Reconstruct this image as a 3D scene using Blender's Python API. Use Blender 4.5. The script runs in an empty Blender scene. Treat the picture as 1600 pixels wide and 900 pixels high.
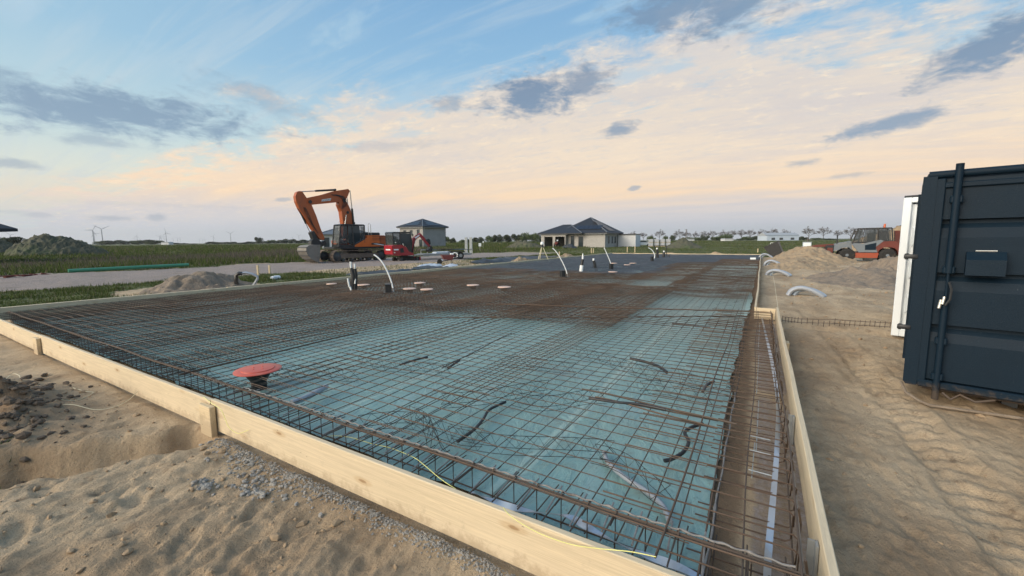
import bpy, math, random
import numpy as np
from mathutils import Vector, Matrix, noise
random.seed(7); RNG = np.random.default_rng(7)
PI = math.pi; R = math.radians
S = bpy.context.scene
COL = S.collection

# ------------------------------------------------------------------ camera
F = 650.0; EYE = 1.6
up = Vector((-.0075, 1, 73.5/F)).normalized()
yy = Vector((391, 76.4, -F)); yy = (yy - yy.dot(up)*up).normalized()
xx = yy.cross(up)
M3 = Matrix((xx, yy, up))                      # world = M3 @ camera
CAM = Vector((0, 0, EYE))
cd = bpy.data.cameras.new('camera'); cam = bpy.data.objects.new('camera', cd); COL.objects.link(cam)
cam.matrix_world = Matrix.Translation(CAM) @ M3.to_4x4()
cd.sensor_width = 36; cd.lens = F/1600*36; cd.clip_start = .05; cd.clip_end = 40000
S.camera = cam
def ray(px, py): return M3 @ Vector((px-800, 450-py, -F))
def gp(px, py, z=0.):                           # point on the plane z
    d = ray(px, py); return CAM + d*((z-EYE)/d.z)
def at(px, py, dist):                           # point at a forward distance
    return CAM + ray(px, py)*(dist/F)

# ------------------------------------------------------------------ node helper
class NT:
    def __init__(s, tree): s.t = tree; tree.nodes.clear()
    def n(s, typ, ins=None, **props):
        nd = s.t.nodes.new(typ)
        for k, v in props.items(): setattr(nd, k, v)
        if ins:
            for k, v in ins.items():
                sock = nd.inputs[k]
                if hasattr(v, 'is_output') or isinstance(v, bpy.types.NodeSocket): s.t.links.new(v, sock)
                else: sock.default_value = v
        return nd
    def m(s, op, a, b=None, c=None, clamp=False):
        nd = s.t.nodes.new('ShaderNodeMath'); nd.operation = op; nd.use_clamp = clamp
        for i, v in enumerate((a, b, c)):
            if v is None: continue
            if isinstance(v, bpy.types.NodeSocket): s.t.links.new(v, nd.inputs[i])
            else: nd.inputs[i].default_value = v
        return nd.outputs[0]
    def ss(s, v, a, b):
        nd = s.t.nodes.new('ShaderNodeMapRange'); nd.interpolation_type = 'SMOOTHSTEP'; nd.clamp = True
        s.t.links.new(v, nd.inputs[0])
        nd.inputs[1].default_value = a; nd.inputs[2].default_value = b
        return nd.outputs[0]
    def mix(s, f, a, b, bt='MIX'):
        nd = s.t.nodes.new('ShaderNodeMix'); nd.data_type = 'RGBA'; nd.blend_type = bt
        for i, v in ((0, f), (6, a), (7, b)):
            if isinstance(v, bpy.types.NodeSocket): s.t.links.new(v, nd.inputs[i])
            elif isinstance(v, (int, float)): nd.inputs[i].default_value = v
            else: nd.inputs[i].default_value = (*v, 1) if len(v) == 3 else v
        return nd.outputs[2]
    def ramp(s, f, stops):
        nd = s.t.nodes.new('ShaderNodeValToRGB'); cr = nd.color_ramp
        while len(cr.elements) < len(stops): cr.elements.new(.5)
        for e, (p, c) in zip(cr.elements, stops): e.position = p; e.color = (*c, 1)
        s.t.links.new(f, nd.inputs[0]); return nd.outputs[0]
    def noise(s, vec, scale, detail=4, rough=.55, dist=0.):
        nd = s.n('ShaderNodeTexNoise', {'Vector': vec, 'Scale': scale, 'Detail': detail, 'Roughness': rough, 'Distortion': dist})
        return nd.outputs[0]
    def xyz(s, x, y, z):
        return s.n('ShaderNodeCombineXYZ', {0: x, 1: y, 2: z}).outputs[0]
    def mapping(s, vec, sc=(1, 1, 1), loc=(0, 0, 0), rot=(0, 0, 0)):
        return s.n('ShaderNodeMapping', {'Vector': vec, 'Scale': sc, 'Location': loc, 'Rotation': rot}).outputs[0]

# ------------------------------------------------------------------ world: dusk sky
SUN_AZ = R(-152); SUN_EL = R(20)               # azimuth from +Y towards +X
W = bpy.data.worlds.new('World'); S.world = W; W.use_nodes = True
w = NT(W.node_tree)
gen = w.n('ShaderNodeTexCoord').outputs['Generated']
sep = w.n('ShaderNodeSeparateXYZ', {0: gen}); dx, dy, dz = sep.outputs
az = w.m('ARCTAN2', dx, dy); el = w.m('ARCSINE', dz)
zc = w.m('ADD', w.m('MAXIMUM', dz, 0.), .12)
px_ = w.m('DIVIDE', dx, zc); py_ = w.m('DIVIDE', dy, zc)
pv = w.xyz(px_, py_, 0.)
e01 = w.m('DIVIDE', w.m('MAXIMUM', el, 0.), .6)
clear = w.ramp(e01, [(0, (.66, .68, .70)), (.06, (.70, .69, .67)), (.13, (.98, .75, .52)), (.21, (.84, .80, .65)), (.33, (.56, .70, .73)), (.58, (.28, .50, .71)), (1, (.17, .36, .62))])
lft = w.ss(az, -.75, -1.5)
clear = w.mix(w.m('MULTIPLY', lft, .35), clear, (.45, .64, .70))
# high thin streaks on the clear side
stv = w.mapping(pv, (0.9, 9, 1), (0, 0, 0), (0, 0, R(-14)))
st = w.ss(w.noise(stv, 1.0, 5, .6, .6), .45, .75)
clear = w.mix(w.m('MULTIPLY', st, .5), clear, (.56, .66, .72))
# the warm deck: everything beyond a slanting edge
n1 = w.noise(w.mapping(pv, (1, 1.6, 1), (3, 1, 0), (0, 0, R(-8))), 1.1, 7, .62, .25)
n2 = w.noise(w.mapping(pv, (1, 1.3, 1), (7, 2, 0)), 4.2, 6, .66, .3)
edge = w.m('SUBTRACT', w.m('SUBTRACT', py_, w.m('MULTIPLY', px_, .15)), 1.72)
cov = w.m('ADD', w.m('ADD', w.m('MULTIPLY', edge, 1.1), w.m('MULTIPLY', w.m('SUBTRACT', n1, .5), 2.4)), w.m('MULTIPLY', w.m('SUBTRACT', n2, .5), 1.8))
deck = w.ss(cov, -.12, .55)
warm = w.ramp(e01, [(0, (.68, .70, .74)), (.055, (.64, .65, .70)), (.11, (.76, .68, .64)), (.17, (1.0, .74, .50)), (.30, (.90, .74, .57)), (.5, (.76, .68, .60)), (.8, (.74, .70, .66)), (1, (.72, .7, .68))])
rgt = w.ss(az, -.5, .35)
cool = w.ramp(e01, [(0, (.62, .65, .70)), (.11, (.62, .61, .66)), (.2, (.84, .68, .55)), (.3, (.68, .62, .60)), (1, (.55, .58, .62))])
mot = w.ss(w.noise(w.mapping(pv, (1, 1.8, 1), (8, 2, 0), (0, 0, R(-10))), 6.5, 8, .72, .6), .50, .68)
bank = w.ss(w.noise(w.mapping(pv, (.5, 1.7, 1), (1, 5, 0), (0, 0, R(-6))), 1.5, 6, .62, .2), .40, .66)
warm = w.mix(w.m('MULTIPLY', mot, w.m('MULTIPLY', w.ss(el, .09, .2), .42)), warm, (.56, .58, .63))
warm = w.mix(w.m('MULTIPLY', bank, w.m('ADD', .55, w.m('MULTIPLY', rgt, .25))), warm, cool)
# bright rims
n3 = w.m('ADD', w.m('MULTIPLY', w.noise(w.mapping(pv, (1, 1.25, 1), (2, 9, 0)), 6.0, 8, .70, .5), .6), w.m('MULTIPLY', w.noise(w.mapping(pv, (1, 1.6, 1), (5, 3, 0)), 17.0, 6, .7, .3), .4))
rim = w.m('MULTIPLY', w.ss(n3, .49, .70), w.m('MULTIPLY', w.ss(cov, -.2, .35), w.ss(cov, 3.2, .8)))
skyc = w.mix(deck, clear, warm)
skyc = w.mix(w.m('MULTIPLY', rim, .6), skyc, (1.08, .88, .62))
# blue gaps in the right part of the deck
gap = w.m('MULTIPLY', w.ss(w.noise(w.mapping(pv, (1, 2.4, 1), (4, 4, 0), (0, 0, R(8))), 1.7, 5, .6, .3), .56, .68), w.m('MULTIPLY', w.ss(el, .2, .3), w.ss(el, .6, .42)))
skyc = w.mix(w.m('MULTIPLY', gap, .6), skyc, (.42, .60, .74))
# pale horizontal band low down
wob = w.m('MULTIPLY', w.m('SUBTRACT', w.noise(w.mapping(gen, (2, 2, 14)), 2.0, 3), .5), .02)
elw = w.m('ADD', el, wob)
skyc = w.mix(w.m('MULTIPLY', w.ss(elw, .034, .022), .5), skyc, (.62, .66, .69))
# small slate clouds: az, el, half width, half height, tilt, strength, wispy
DK = [(-1.287, .218, .19, .034, .05, .85), (-1.43, .232, .12, .026, -.12, .6), (-1.06, .275, .09, .022, -.3, .35), (-.485, .322, .10, .038, .10, .95), (-.375, .342, .055, .032, .1, .8),
      (-.297, .243, .040, .013, .05, .8), (.165, .193, .075, .013, .12, .85), (.30, .287, .085, .030, .35, .95), (-.177, .453, .13, .030, .05, .85), (-.07, .43, .10, .034, .2, .85), (-.82, .21, .10, .01, .1, .25),
      (-1.314, .171, .045, .010, 0, .5), (-1.378, .046, .018, .004, 0, .5), (-1.42, .05, .03, .003, 0, .3), (-1.299, .044, .024, .005, .05, .7), (-1.24, .048, .013, .0055, 0, .7),
      (-1.034, .089, .016, .004, .1, .6), (-.259, .116, .012, .005, .2, .7), (-1.404, .122, .03, .007, 0, .6), (.055, .145, .022, .006, .05, .6), (.13, .115, .03, .004, .05, .45), (-.685, .302, .035, .015, .1, .5), (-1.22, .07, .16, .004, .0, .12)]
wv = w.xyz(az, el, 0.)
wn = w.noise(w.mapping(wv, (14, 26, 1), (0, 0, 0), (0, 0, R(20))), 1.3, 6, .66, .5)
wn2 = w.noise(w.mapping(wv, (22, 70, 1), (0, 0, 0), (0, 0, R(12))), 1.0, 5, .62, .5)
wa = w.m('SUBTRACT', w.m('ADD', w.m('MULTIPLY', wn, .6), w.m('MULTIPLY', wn2, .4)), .5)
tot = None
for a_, e_, hw, hh, tl, stg in DK:
    ca, sa = math.cos(tl), math.sin(tl)
    u = w.m('ADD', w.m('MULTIPLY', w.m('SUBTRACT', az, a_), ca/hw), w.m('MULTIPLY', w.m('SUBTRACT', el, e_), sa/hw))
    v = w.m('ADD', w.m('MULTIPLY', w.m('SUBTRACT', el, e_), ca/hh), w.m('MULTIPLY', w.m('SUBTRACT', az, a_), -sa/hh))
    d2 = w.m('SQRT', w.m('ADD', w.m('MULTIPLY', u, u), w.m('MULTIPLY', v, v)))
    k = w.m('MULTIPLY', w.ss(w.m('ADD', d2, w.m('MULTIPLY', wa, 4.4)), 1.5, .30), stg)
    tot = k if tot is None else w.m('MAXIMUM', tot, k)
dcol = w.ramp(e01, [(0, (.44, .47, .53)), (.3, (.21, .32, .46)), (.6, (.17, .26, .39)), (1, (.22, .33, .47))])
skyc = w.mix(tot, skyc, dcol)
# added sky glow round the sun, unseen behind the camera, to brighten the ground
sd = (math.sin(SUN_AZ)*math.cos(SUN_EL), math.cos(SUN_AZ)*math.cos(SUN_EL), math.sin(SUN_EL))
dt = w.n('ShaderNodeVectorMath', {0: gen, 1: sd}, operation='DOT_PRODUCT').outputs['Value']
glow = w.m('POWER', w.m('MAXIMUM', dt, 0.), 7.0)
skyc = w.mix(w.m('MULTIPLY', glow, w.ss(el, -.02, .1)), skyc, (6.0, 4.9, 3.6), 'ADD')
below = w.ss(dz, .0, -.04)
skyc = w.mix(below, skyc, (.20, .20, .17))
nish = w.n('ShaderNodeTexSky', sky_type='NISHITA', sun_disc=False, sun_elevation=SUN_EL, sun_rotation=SUN_AZ, altitude=10, air_density=1.2, dust_density=2.0)
bg1 = w.n('ShaderNodeBackground', {0: nish.outputs[0], 1: .08})
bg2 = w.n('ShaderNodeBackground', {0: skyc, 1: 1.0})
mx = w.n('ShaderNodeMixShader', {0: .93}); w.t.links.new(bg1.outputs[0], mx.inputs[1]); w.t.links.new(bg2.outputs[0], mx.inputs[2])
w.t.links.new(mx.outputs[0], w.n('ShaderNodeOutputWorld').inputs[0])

sl = bpy.data.lights.new('sun', 'SUN'); sl.energy = 1.2; sl.angle = R(30); sl.color = (1, .90, .78)
so = bpy.data.objects.new('sun', sl); COL.objects.link(so)
so.rotation_euler = Vector(sd).to_track_quat('Z', 'Y').to_euler()
S.view_settings.view_transform = 'Standard'; S.view_settings.look = 'None'; S.view_settings.gamma = 1
S.view_settings.use_curve_mapping = False; S.view_settings.exposure = 0.14
S.render.resolution_x = 1024; S.render.resolution_y = 576

# ------------------------------------------------------------------ materials
def mat(name, col, rough=.7, metal=0., var=.25, scale=6., bump=0., bscale=40., stain=None, stain_amt=.5, stretch=(1, 1, 1), spec=None, coat=0., chips=None):
    m = bpy.data.materials.new(name); m.use_nodes = True; t = NT(m.node_tree)
    co = t.n('ShaderNodeTexCoord').outputs['Object']
    v = t.mapping(co, stretch)
    n = t.noise(v, scale, 6, .62)
    c = t.mix(n, tuple(x*(1-var) for x in col), tuple(min(1, x*(1+var)) for x in col))
    rr = t.m('ADD', rough-.08, t.m('MULTIPLY', n, .16))
    if chips:
        ck = t.ss(t.noise(t.mapping(co, (1, 1, 1)), 34, 3, .8), .70, .735); c = t.mix(t.m('MULTIPLY', ck, .6), c, chips)
        sc_ = t.ss(t.noise(t.mapping(co, (60, 60, 2.2), (3, 0, 0)), 1.0, 3, .6), .70, .76); c = t.mix(t.m('MULTIPLY', sc_, .25), c, chips)
        zl = t.n('ShaderNodeSeparateXYZ', {0: co}).outputs[2]
        lo_ = t.ss(t.m('ADD', zl, t.m('MULTIPLY', t.m('SUBTRACT', t.noise(co, 13, 6, .75), .5), .4)), .20, .10); c = t.mix(t.m('MULTIPLY', lo_, .5), c, (.12, .085, .055))
    if stain:
        s2 = t.ss(t.noise(v, scale*.43, 8, .72, .4), .5, .68)
        c = t.mix(t.m('MULTIPLY', s2, stain_amt), c, stain)
    p = t.n('ShaderNodeBsdfPrincipled', {'Base Color': c, 'Roughness': rr, 'Metallic': metal})
    if spec is not None: p.inputs['Specular IOR Level'].default_value = spec
    if coat: p.inputs['Coat Weight'].default_value = coat; p.inputs['Coat Roughness'].default_value = .15
    if bump:
        b = t.n('ShaderNodeBump', {'Height': t.noise(v, bscale, 6, .65), 'Strength': 1.0, 'Distance': bump})
        t.t.links.new(b.outputs[0], p.inputs['Normal'])
    t.t.links.new(p.outputs[0], t.n('ShaderNodeOutputMaterial').inputs[0])
    return m
def glass(name, col=(.03, .04, .045), rough=.06, alpha=1.0):
    m = bpy.data.materials.new(name); m.use_nodes = True; t = NT(m.node_tree)
    p = t.n('ShaderNodeBsdfPrincipled', {'Base Color': (*col, 1), 'Roughness': rough, 'Alpha': alpha})
    t.t.links.new(p.outputs[0], t.n('ShaderNodeOutputMaterial').inputs[0]); return m

# pine board: grain along local X, knots, dirt
def wood_mat(name, base=(.60, .50, .345)):
    m = bpy.data.materials.new(name); m.use_nodes = True; t = NT(m.node_tree)
    co = t.n('ShaderNodeTexCoord').outputs['Object']
    g = t.noise(t.mapping(co, (.55, 20, 26)), 3.4, 8, .72, 1.2)
    g2 = t.noise(t.mapping(co, (.35, 3, 4)), 1.6, 4, .6)
    c = t.mix(t.ss(g, .35, .68), tuple(x*.84 for x in base), tuple(min(1, x*1.08) for x in base))
    c = t.mix(t.m('MULTIPLY', t.ss(g2, .45, .7), .45), c, (.60, .50, .36))
    vo = t.n('ShaderNodeTexVoronoi', {'Vector': t.mapping(co, (1.0, 3.4, 3.4)), 'Scale': 2.1, 'Randomness': 1.0}).outputs['Distance']
    kn = t.ss(t.m('ADD', vo, t.m('MULTIPLY', t.noise(co, 40, 3), .05)), .12, .07)
    c = t.mix(t.m('MULTIPLY', kn, .75), c, (.17, .09, .035))
    ring = t.m('MULTIPLY', t.ss(vo, .22, .12), .35)
    c = t.mix(ring, c, (.38, .24, .11))
    zz_ = t.n('ShaderNodeSeparateXYZ', {0: co}).outputs[2]
    spl = t.m('MULTIPLY', t.ss(t.m('ADD', zz_, t.m('MULTIPLY', t.m('SUBTRACT', t.noise(co, 9, 6, .75), .5), .35)), .075, -.01), .6)
    c = t.mix(spl, c, (.34, .26, .17))
    nl = t.n('ShaderNodeTexVoronoi', {'Vector': t.mapping(co, (1.6, 3, 9)), 'Scale': 2.6}).outputs['Distance']
    c = t.mix(t.ss(nl, .045, .03), c, (.06, .05, .04))
    dirt = t.ss(t.noise(co, 5.5, 8, .75), .56, .72)
    c = t.mix(t.m('MULTIPLY', dirt, .3), c, (.22, .19, .15))
    p = t.n('ShaderNodeBsdfPrincipled', {'Base Color': c, 'Roughness': .78})
    b = t.n('ShaderNodeBump', {'Height': g, 'Strength': .5, 'Distance': .002}); t.t.links.new(b.outputs[0], p.inputs['Normal'])
    t.t.links.new(p.outputs[0], t.n('ShaderNodeOutputMaterial').inputs[0]); return m

def ground_mat():
    m = bpy.data.materials.new('ground'); m.use_nodes = True; t = NT(m.node_tree)
    co = t.n('ShaderNodeTexCoord').outputs['Object']
    zone = t.n('ShaderNodeVertexColor', layer_name='zone')
    zs = t.n('ShaderNodeSeparateColor', {0: zone.outputs[0]}); zg, zr, zb = zs.outputs[:3]
    a = t.noise(t.mapping(co, (1.5, .7, 1)), .9, 8, .68, .3)
    b = t.noise(t.mapping(co, (1.6, .8, 1), (3, 7, 0)), 7, 8, .72, .2)
    c3 = t.noise(co, 60, 4, .7)
    sand = t.mix(t.ss(a, .32, .66), (.36, .265, .17), (.53, .41, .275))
    sand = t.mix(t.m('MULTIPLY', t.ss(b, .54, .70), .65), sand, (.19, .125, .075))
    sand = t.mix(t.m('MULTIPLY', t.ss(b, .44, .30), .5), sand, (.50, .41, .29))
    sand = t.mix(t.m('MULTIPLY', t.ss(c3, .58, .75), .35), sand, (.15, .105, .07))
    sand = t.mix(t.m('MULTIPLY', t.ss(t.noise(co, 150, 2, .8), .56, .70), .45), sand, (.13, .095, .065))
    sand = t.mix(t.m('MULTIPLY', t.ss(t.noise(co, 31, 5, .8), .58, .66), .4), sand, (.20, .14, .09))
    soil = t.mix(b, (.15, .10, .065), (.27, .19, .12))
    sand = t.mix(zb, sand, soil)
    gr = t.noise(co, 26, 5, .75)
    road = t.mix(t.ss(gr, .3, .7), (.17, .145, .13), (.40, .34, .31))
    road = t.mix(t.m('MULTIPLY', t.ss(a, .45, .7), .4), road, (.19, .155, .12))
    f1 = t.noise(t.mapping(co, (.05, .05, 1)), 1.0, 6, .65)
    f2 = t.noise(t.mapping(co, (.6, .6, 1)), 1.0, 8, .75)
    fld = t.mix(t.ss(f1, .35, .65), (.08, .095, .040), (.13, .14, .065))
    fld = t.mix(t.m('MULTIPLY', t.ss(f2, .45, .7), .7), fld, (.045, .062, .022))
    fld = t.mix(t.m('MULTIPLY', t.ss(t.noise(t.mapping(co, (.12, .12, 1), (9, 3, 0)), 1.0, 5, .6), .55, .7), .5), fld, (.17, .15, .085))
    br = t.m('ADD', zg, t.m('MULTIPLY', t.m('SUBTRACT', t.noise(co, 1.7, 6, .7), .5), .8))
    c = t.mix(t.ss(t.m('ADD', zr, t.m('MULTIPLY', t.m('SUBTRACT', gr, .5), .5)), .35, .65), sand, road)
    c = t.mix(t.ss(br, .4, .6), c, fld)
    p = t.n('ShaderNodeBsdfPrincipled', {'Base Color': c, 'Roughness': .93})
    p.inputs['Specular IOR Level'].default_value = .2
    cr_ = t.noise(co, 170, 3, .7); b2_ = t.noise(t.mapping(co, (1.4, .8, 1)), 24, 6, .75, .3)
    h = t.m('ADD', t.m('ADD', t.m('MULTIPLY', b, .5), t.m('MULTIPLY', b2_, .35)), t.m('ADD', t.m('MULTIPLY', c3, .18), t.m('MULTIPLY', cr_, .05)))
    bp = t.n('ShaderNodeBump', {'Height': h, 'Strength': 1.0, 'Distance': .05}); t.t.links.new(bp.outputs[0], p.inputs['Normal'])
    t.t.links.new(p.outputs[0], t.n('ShaderNodeOutputMaterial').inputs[0]); return m

def blade_mat():
    m = bpy.data.materials.new('grass_blades'); m.use_nodes = True; t = NT(m.node_tree)
    v = t.n('ShaderNodeVertexColor', layer_name='tint')
    d = t.n('ShaderNodeBsdfDiffuse', {0: v.outputs[0]}); tr = t.n('ShaderNodeBsdfTranslucent', {0: v.outputs[0]})
    mx = t.n('ShaderNodeMixShader', {0: .3}); t.t.links.new(d.outputs[0], mx.inputs[1]); t.t.links.new(tr.outputs[0], mx.inputs[2])
    t.t.links.new(mx.outputs[0], t.n('ShaderNodeOutputMaterial').inputs[0]); return m

def film_mat():
    m = bpy.data.materials.new('teal_film'); m.use_nodes = True; t = NT(m.node_tree)
    co = t.n('ShaderNodeTexCoord').outputs['Object']
    a = t.noise(co, .55, 6, .6, .5); b = t.noise(co, 4.5, 7, .7, .6); s = t.noise(t.mapping(co, (3, .6, 1)), 1.5, 5, .6, 1.)
    c = t.mix(a, (.17, .315, .305), (.27, .42, .405))
    c = t.mix(t.m('MULTIPLY', t.ss(s, .5, .72), .30), c, (.38, .50, .50))
    c = t.mix(t.m('MULTIPLY', t.ss(b, .55, .74), .5), c, (.20, .185, .14))
    c = t.mix(t.m('MULTIPLY', t.ss(t.noise(co, .8, 5, .7, .3), .56, .68), .35), c, (.19, .21, .20))
    sx_ = t.n('ShaderNodeSeparateXYZ', {0: co}).outputs
    sm = t.m('ABSOLUTE', t.m('SUBTRACT', t.m('FRACT', t.m('MULTIPLY', t.m('ADD', t.m('ADD', sx_[0], 14.3), t.m('MULTIPLY', a, .12)), .5)), .5))
    c = t.mix(t.m('MULTIPLY', t.ss(sm, .035, .022), .45), c, (.42, .55, .50)); c = t.mix(t.m('MULTIPLY', t.ss(sm, .006, .003), .7), c, (.07, .12, .11))
    tr_ = t.ss(t.noise(t.mapping(co, (9, 5, 1)), 3.0, 4, .8, .5), .60, .66); c = t.mix(t.m('MULTIPLY', tr_, .5), c, (.10, .10, .08))
    p = t.n('ShaderNodeBsdfPrincipled', {'Base Color': c, 'Roughness': t.m('ADD', .12, t.m('MULTIPLY', b, .40))})
    p.inputs['Specular IOR Level'].default_value = .5
    bp = t.n('ShaderNodeBump', {'Height': t.noise(t.mapping(co, (2, 1, 1)), 2.6, 6, .6, 1.2), 'Strength': 1.0, 'Distance': .04}); t.t.links.new(bp.outputs[0], p.inputs['Normal'])
    t.t.links.new(p.outputs[0], t.n('ShaderNodeOutputMaterial').inputs[0]); return m

def brick_mat(name, c1, c2, mortar, sc=1.):
    m = bpy.data.materials.new(name); m.use_nodes = True; t = NT(m.node_tree)
    co = t.n('ShaderNodeTexCoord').outputs['Object']
    sp = t.n('ShaderNodeSeparateXYZ', {0: co}).outputs
    v = t.xyz(t.m('ADD', sp[0], sp[1]), sp[2], 0.)
    bt = t.n('ShaderNodeTexBrick', {'Vector': v, 'Color1': (*c1, 1), 'Color2': (*c2, 1), 'Mortar': (*mortar, 1), 'Scale': sc, 'Mortar Size': .012, 'Brick Width': .25, 'Row Height': .08})
    c = t.mix(t.m('MULTIPLY', t.ss(t.noise(co, .5, 6, .7), .4, .7), .35), bt.outputs[0], tuple(x*.55 for x in c1))
    p = t.n('ShaderNodeBsdfPrincipled', {'Base Color': c, 'Roughness': .9})
    t.t.links.new(p.outputs[0], t.n('ShaderNodeOutputMaterial').inputs[0]); return m

MT = dict(
    ground=ground_mat(), blades=blade_mat(), film=film_mat(), wood=wood_mat('pine_board'), wood2=wood_mat('pine_post', (.62, .50, .32)),
    rust=mat('rusty_steel', (.118, .080, .057), .75, .35, .5, 9, .0, stain=(.06, .05, .042), stain_amt=.8),
    rustd=mat('brown_steel', (.095, .073, .058), .75, .3, .5, 5, stain=(.13, .075, .04), stain_amt=.5),
    steel=mat('grey_steel_bar', (.105, .12, .145), .5, .6, .4, 6, stain=(.09, .07, .06), stain_amt=.4),
    dusty=mat('cement_dusted_steel', (.24, .23, .22), .8, .2, .4, 30, stain=(.09, .06, .045), stain_amt=.8),
    blackwire=mat('black_wire', (.03, .027, .025), .5, .5, .3, 8),
    galv=mat('galvanised_strip', (.50, .56, .64), .32, .55, .12, 5, stain=(.35, .33, .30), stain_amt=.4),
    galvd=mat('galvanised_steel', (.32, .34, .35), .45, .6, .2, 5, stain=(.2, .17, .14), stain_amt=.4),
    alu=mat('aluminium', (.45, .49, .50), .4, .6, .15, 3, stain=(.25, .25, .24)),
    corr=mat('black_conduit', (.022, .022, .024), .42, 0, .3, 20, stain=(.12, .10, .08), stain_amt=.35),
    black=mat('black_plastic', (.015, .016, .018), .45, 0, .3, 12, stain=(.10, .09, .07), stain_amt=.3),
    blackpaint=mat('black_paint', (.018, .020, .023), .5, 0, .3, 4, stain=(.10, .085, .065), stain_amt=.45),
    rubber=mat('rubber', (.018, .018, .018), .85, 0, .3, 4, .01, 25, stain=(.12, .09, .06), stain_amt=.4),
    redcap=mat('red_plastic_lid', (.50, .095, .06), .42, 0, .12, 9, stain=(.45, .22, .16), stain_amt=.5),
    orgcap=mat('salmon_plastic_lid', (.62, .43, .34), .5, 0, .12, 9, stain=(.5, .42, .36), stain_amt=.5),
    paleduct=mat('white_plastic_pipe', (.74, .76, .76), .35, 0, .08, 6, stain=(.5, .48, .44), stain_amt=.35),
    greypipe=mat('grey_plastic_duct', (.33, .36, .40), .4, 0, .12, 5, stain=(.28, .25, .21), stain_amt=.4),
    bluepipe=mat('pale_blue_duct', (.30, .37, .45), .4, 0, .12, 5, stain=(.3, .27, .22), stain_amt=.4),
    green=mat('green_pipe', (.05, .22, .13), .4, 0, .15, 2),
    cord=mat('yellow_string', (.72, .70, .25), .7, 0, .15, 12),
    cordw=mat('pale_string', (.66, .60, .42), .8, 0, .2, 12),
    navy=mat('navy_paint', (.0045, .0145, .027), .55, 0, .22, 2.2, .0015, 90, stain=(.010, .022, .034), stain_amt=.4, spec=.16, chips=(.10, .12, .13)),
    white=mat('white_paint', (.72, .77, .80), .42, 0, .06, 2, stain=(.5, .48, .44), stain_amt=.25),
    orange=mat('orange_paint', (.36, .085, .022), .42, 0, .22, 1.8, stain=(.16, .055, .03), stain_amt=.55),
    bright_orange=mat('bright_orange_paint', (.55, .13, .025), .38, 0, .12, 1.5, stain=(.3, .1, .04), stain_amt=.3),
    darkgrey=mat('dark_grey_paint', (.045, .05, .055), .5, 0, .25, 3, stain=(.13, .11, .09), stain_amt=.4),
    muddy=mat('muddy_track_steel', (.17, .135, .11), .8, .2, .35, 5, .01, 20, stain=(.07, .06, .055), stain_amt=.7),
    bucket=mat('worn_bucket_steel', (.20, .19, .175), .55, .4, .3, 3, stain=(.10, .075, .05), stain_amt=.6),
    chrome=mat('chrome_rod', (.5, .5, .5), .2, .9, .05, 3),
    crimson=mat('crimson_paint', (.30, .018, .028), .35, 0, .18, 3, stain=(.14, .02, .02), stain_amt=.4),
    brickred=mat('faded_red_paint', (.12, .022, .014), .5, 0, .25, 3, stain=(.12, .04, .03), stain_amt=.55),
    silver=mat('grey_white_paint', (.14, .165, .19), .45, 0, .15, 3, stain=(.22, .2, .18), stain_amt=.45),
    glass=glass('dark_glass'), glass2=glass('clear_glass', (.06, .07, .075), .08, .6), lamp=mat('lamp_lens', (.7, .68, .62), .2),
    amber=mat('amber_lens', (.5, .10, .03), .3),
    brick=brick_mat('grey_brick', (.29, .285, .28), (.20, .198, .195), (.42, .41, .40)),
    brick2=brick_mat('pale_brick', (.36, .35, .33), (.25, .245, .235), (.45, .44, .42)),
    render=mat('white_render', (.58, .60, .62), .85, 0, .08, .5, stain=(.42, .42, .42), stain_amt=.3),
    tile=mat('dark_roof_tile', (.020, .023, .031), .6, 0, .35, 3, .02, 8, stretch=(1, 1, 4)),
    ridge=mat('ridge_tile', (.12, .14, .17), .6, 0, .2, 3),
    pv=mat('solar_glass', (.02, .026, .042), .34, 0, .2, .4, spec=.3),
    facia=mat('fascia_board', (.33, .35, .37), .6, 0, .1, 2),
    inside=mat('dark_interior', (.02, .02, .022), .8),
    barn=mat('pale_blue_cladding', (.44, .51, .60), .5, 0, .1, .2),
    sand=mat('heaped_sand', (.36, .265, .165), .95, 0, .30, 3.5, .05, 9, stain=(.20, .13, .075), stain_amt=.7),
    sandg=mat('grey_brown_spoil', (.23, .185, .14), .95, 0, .35, 4, .06, 9, stain=(.12, .095, .075), stain_amt=.7),
    topsoil=mat('weedy_topsoil', (.085, .085, .058), .95, 0, .4, .5, .12, 2.5, stain=(.055, .085, .028), stain_amt=.85),
    clod=mat('dark_clods', (.12, .092, .068), .95, 0, .4, 9, .02, 30),
    stone=mat('grey_stones', (.27, .26, .24), .85, 0, .4, 12, .01, 30),
    leaf=mat('dark_foliage', (.050, .065, .030), .9, 0, .4, .4),
    leafg=mat('green_foliage', (.075, .105, .035), .9, 0, .4, .4),
    bark=mat('bark', (.10, .085, .075), .9, 0, .3, 1),
    turb=mat('turbine_grey', (.17, .19, .22), .6, 0, .05, .1),
    membrane=mat('black_membrane', (.03, .031, .033), .45, 0, .3, 1.2, .03, 4, stain=(.16, .16, .16), stain_amt=.5),
    sheetw=mat('pale_foil', (.55, .60, .66), .4, 0, .2, 3, .02, 8),
    maroon=mat('maroon_plastic', (.14, .04, .045), .5, 0, .2, 3),
    shackle=mat('bare_metal', (.55, .53, .48), .35, .8, .1, 10),
    orangered=mat('orange_red_paint', (.30, .055, .022), .5, 0, .2, 3, stain=(.2, .08, .04), stain_amt=.4),
)

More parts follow.
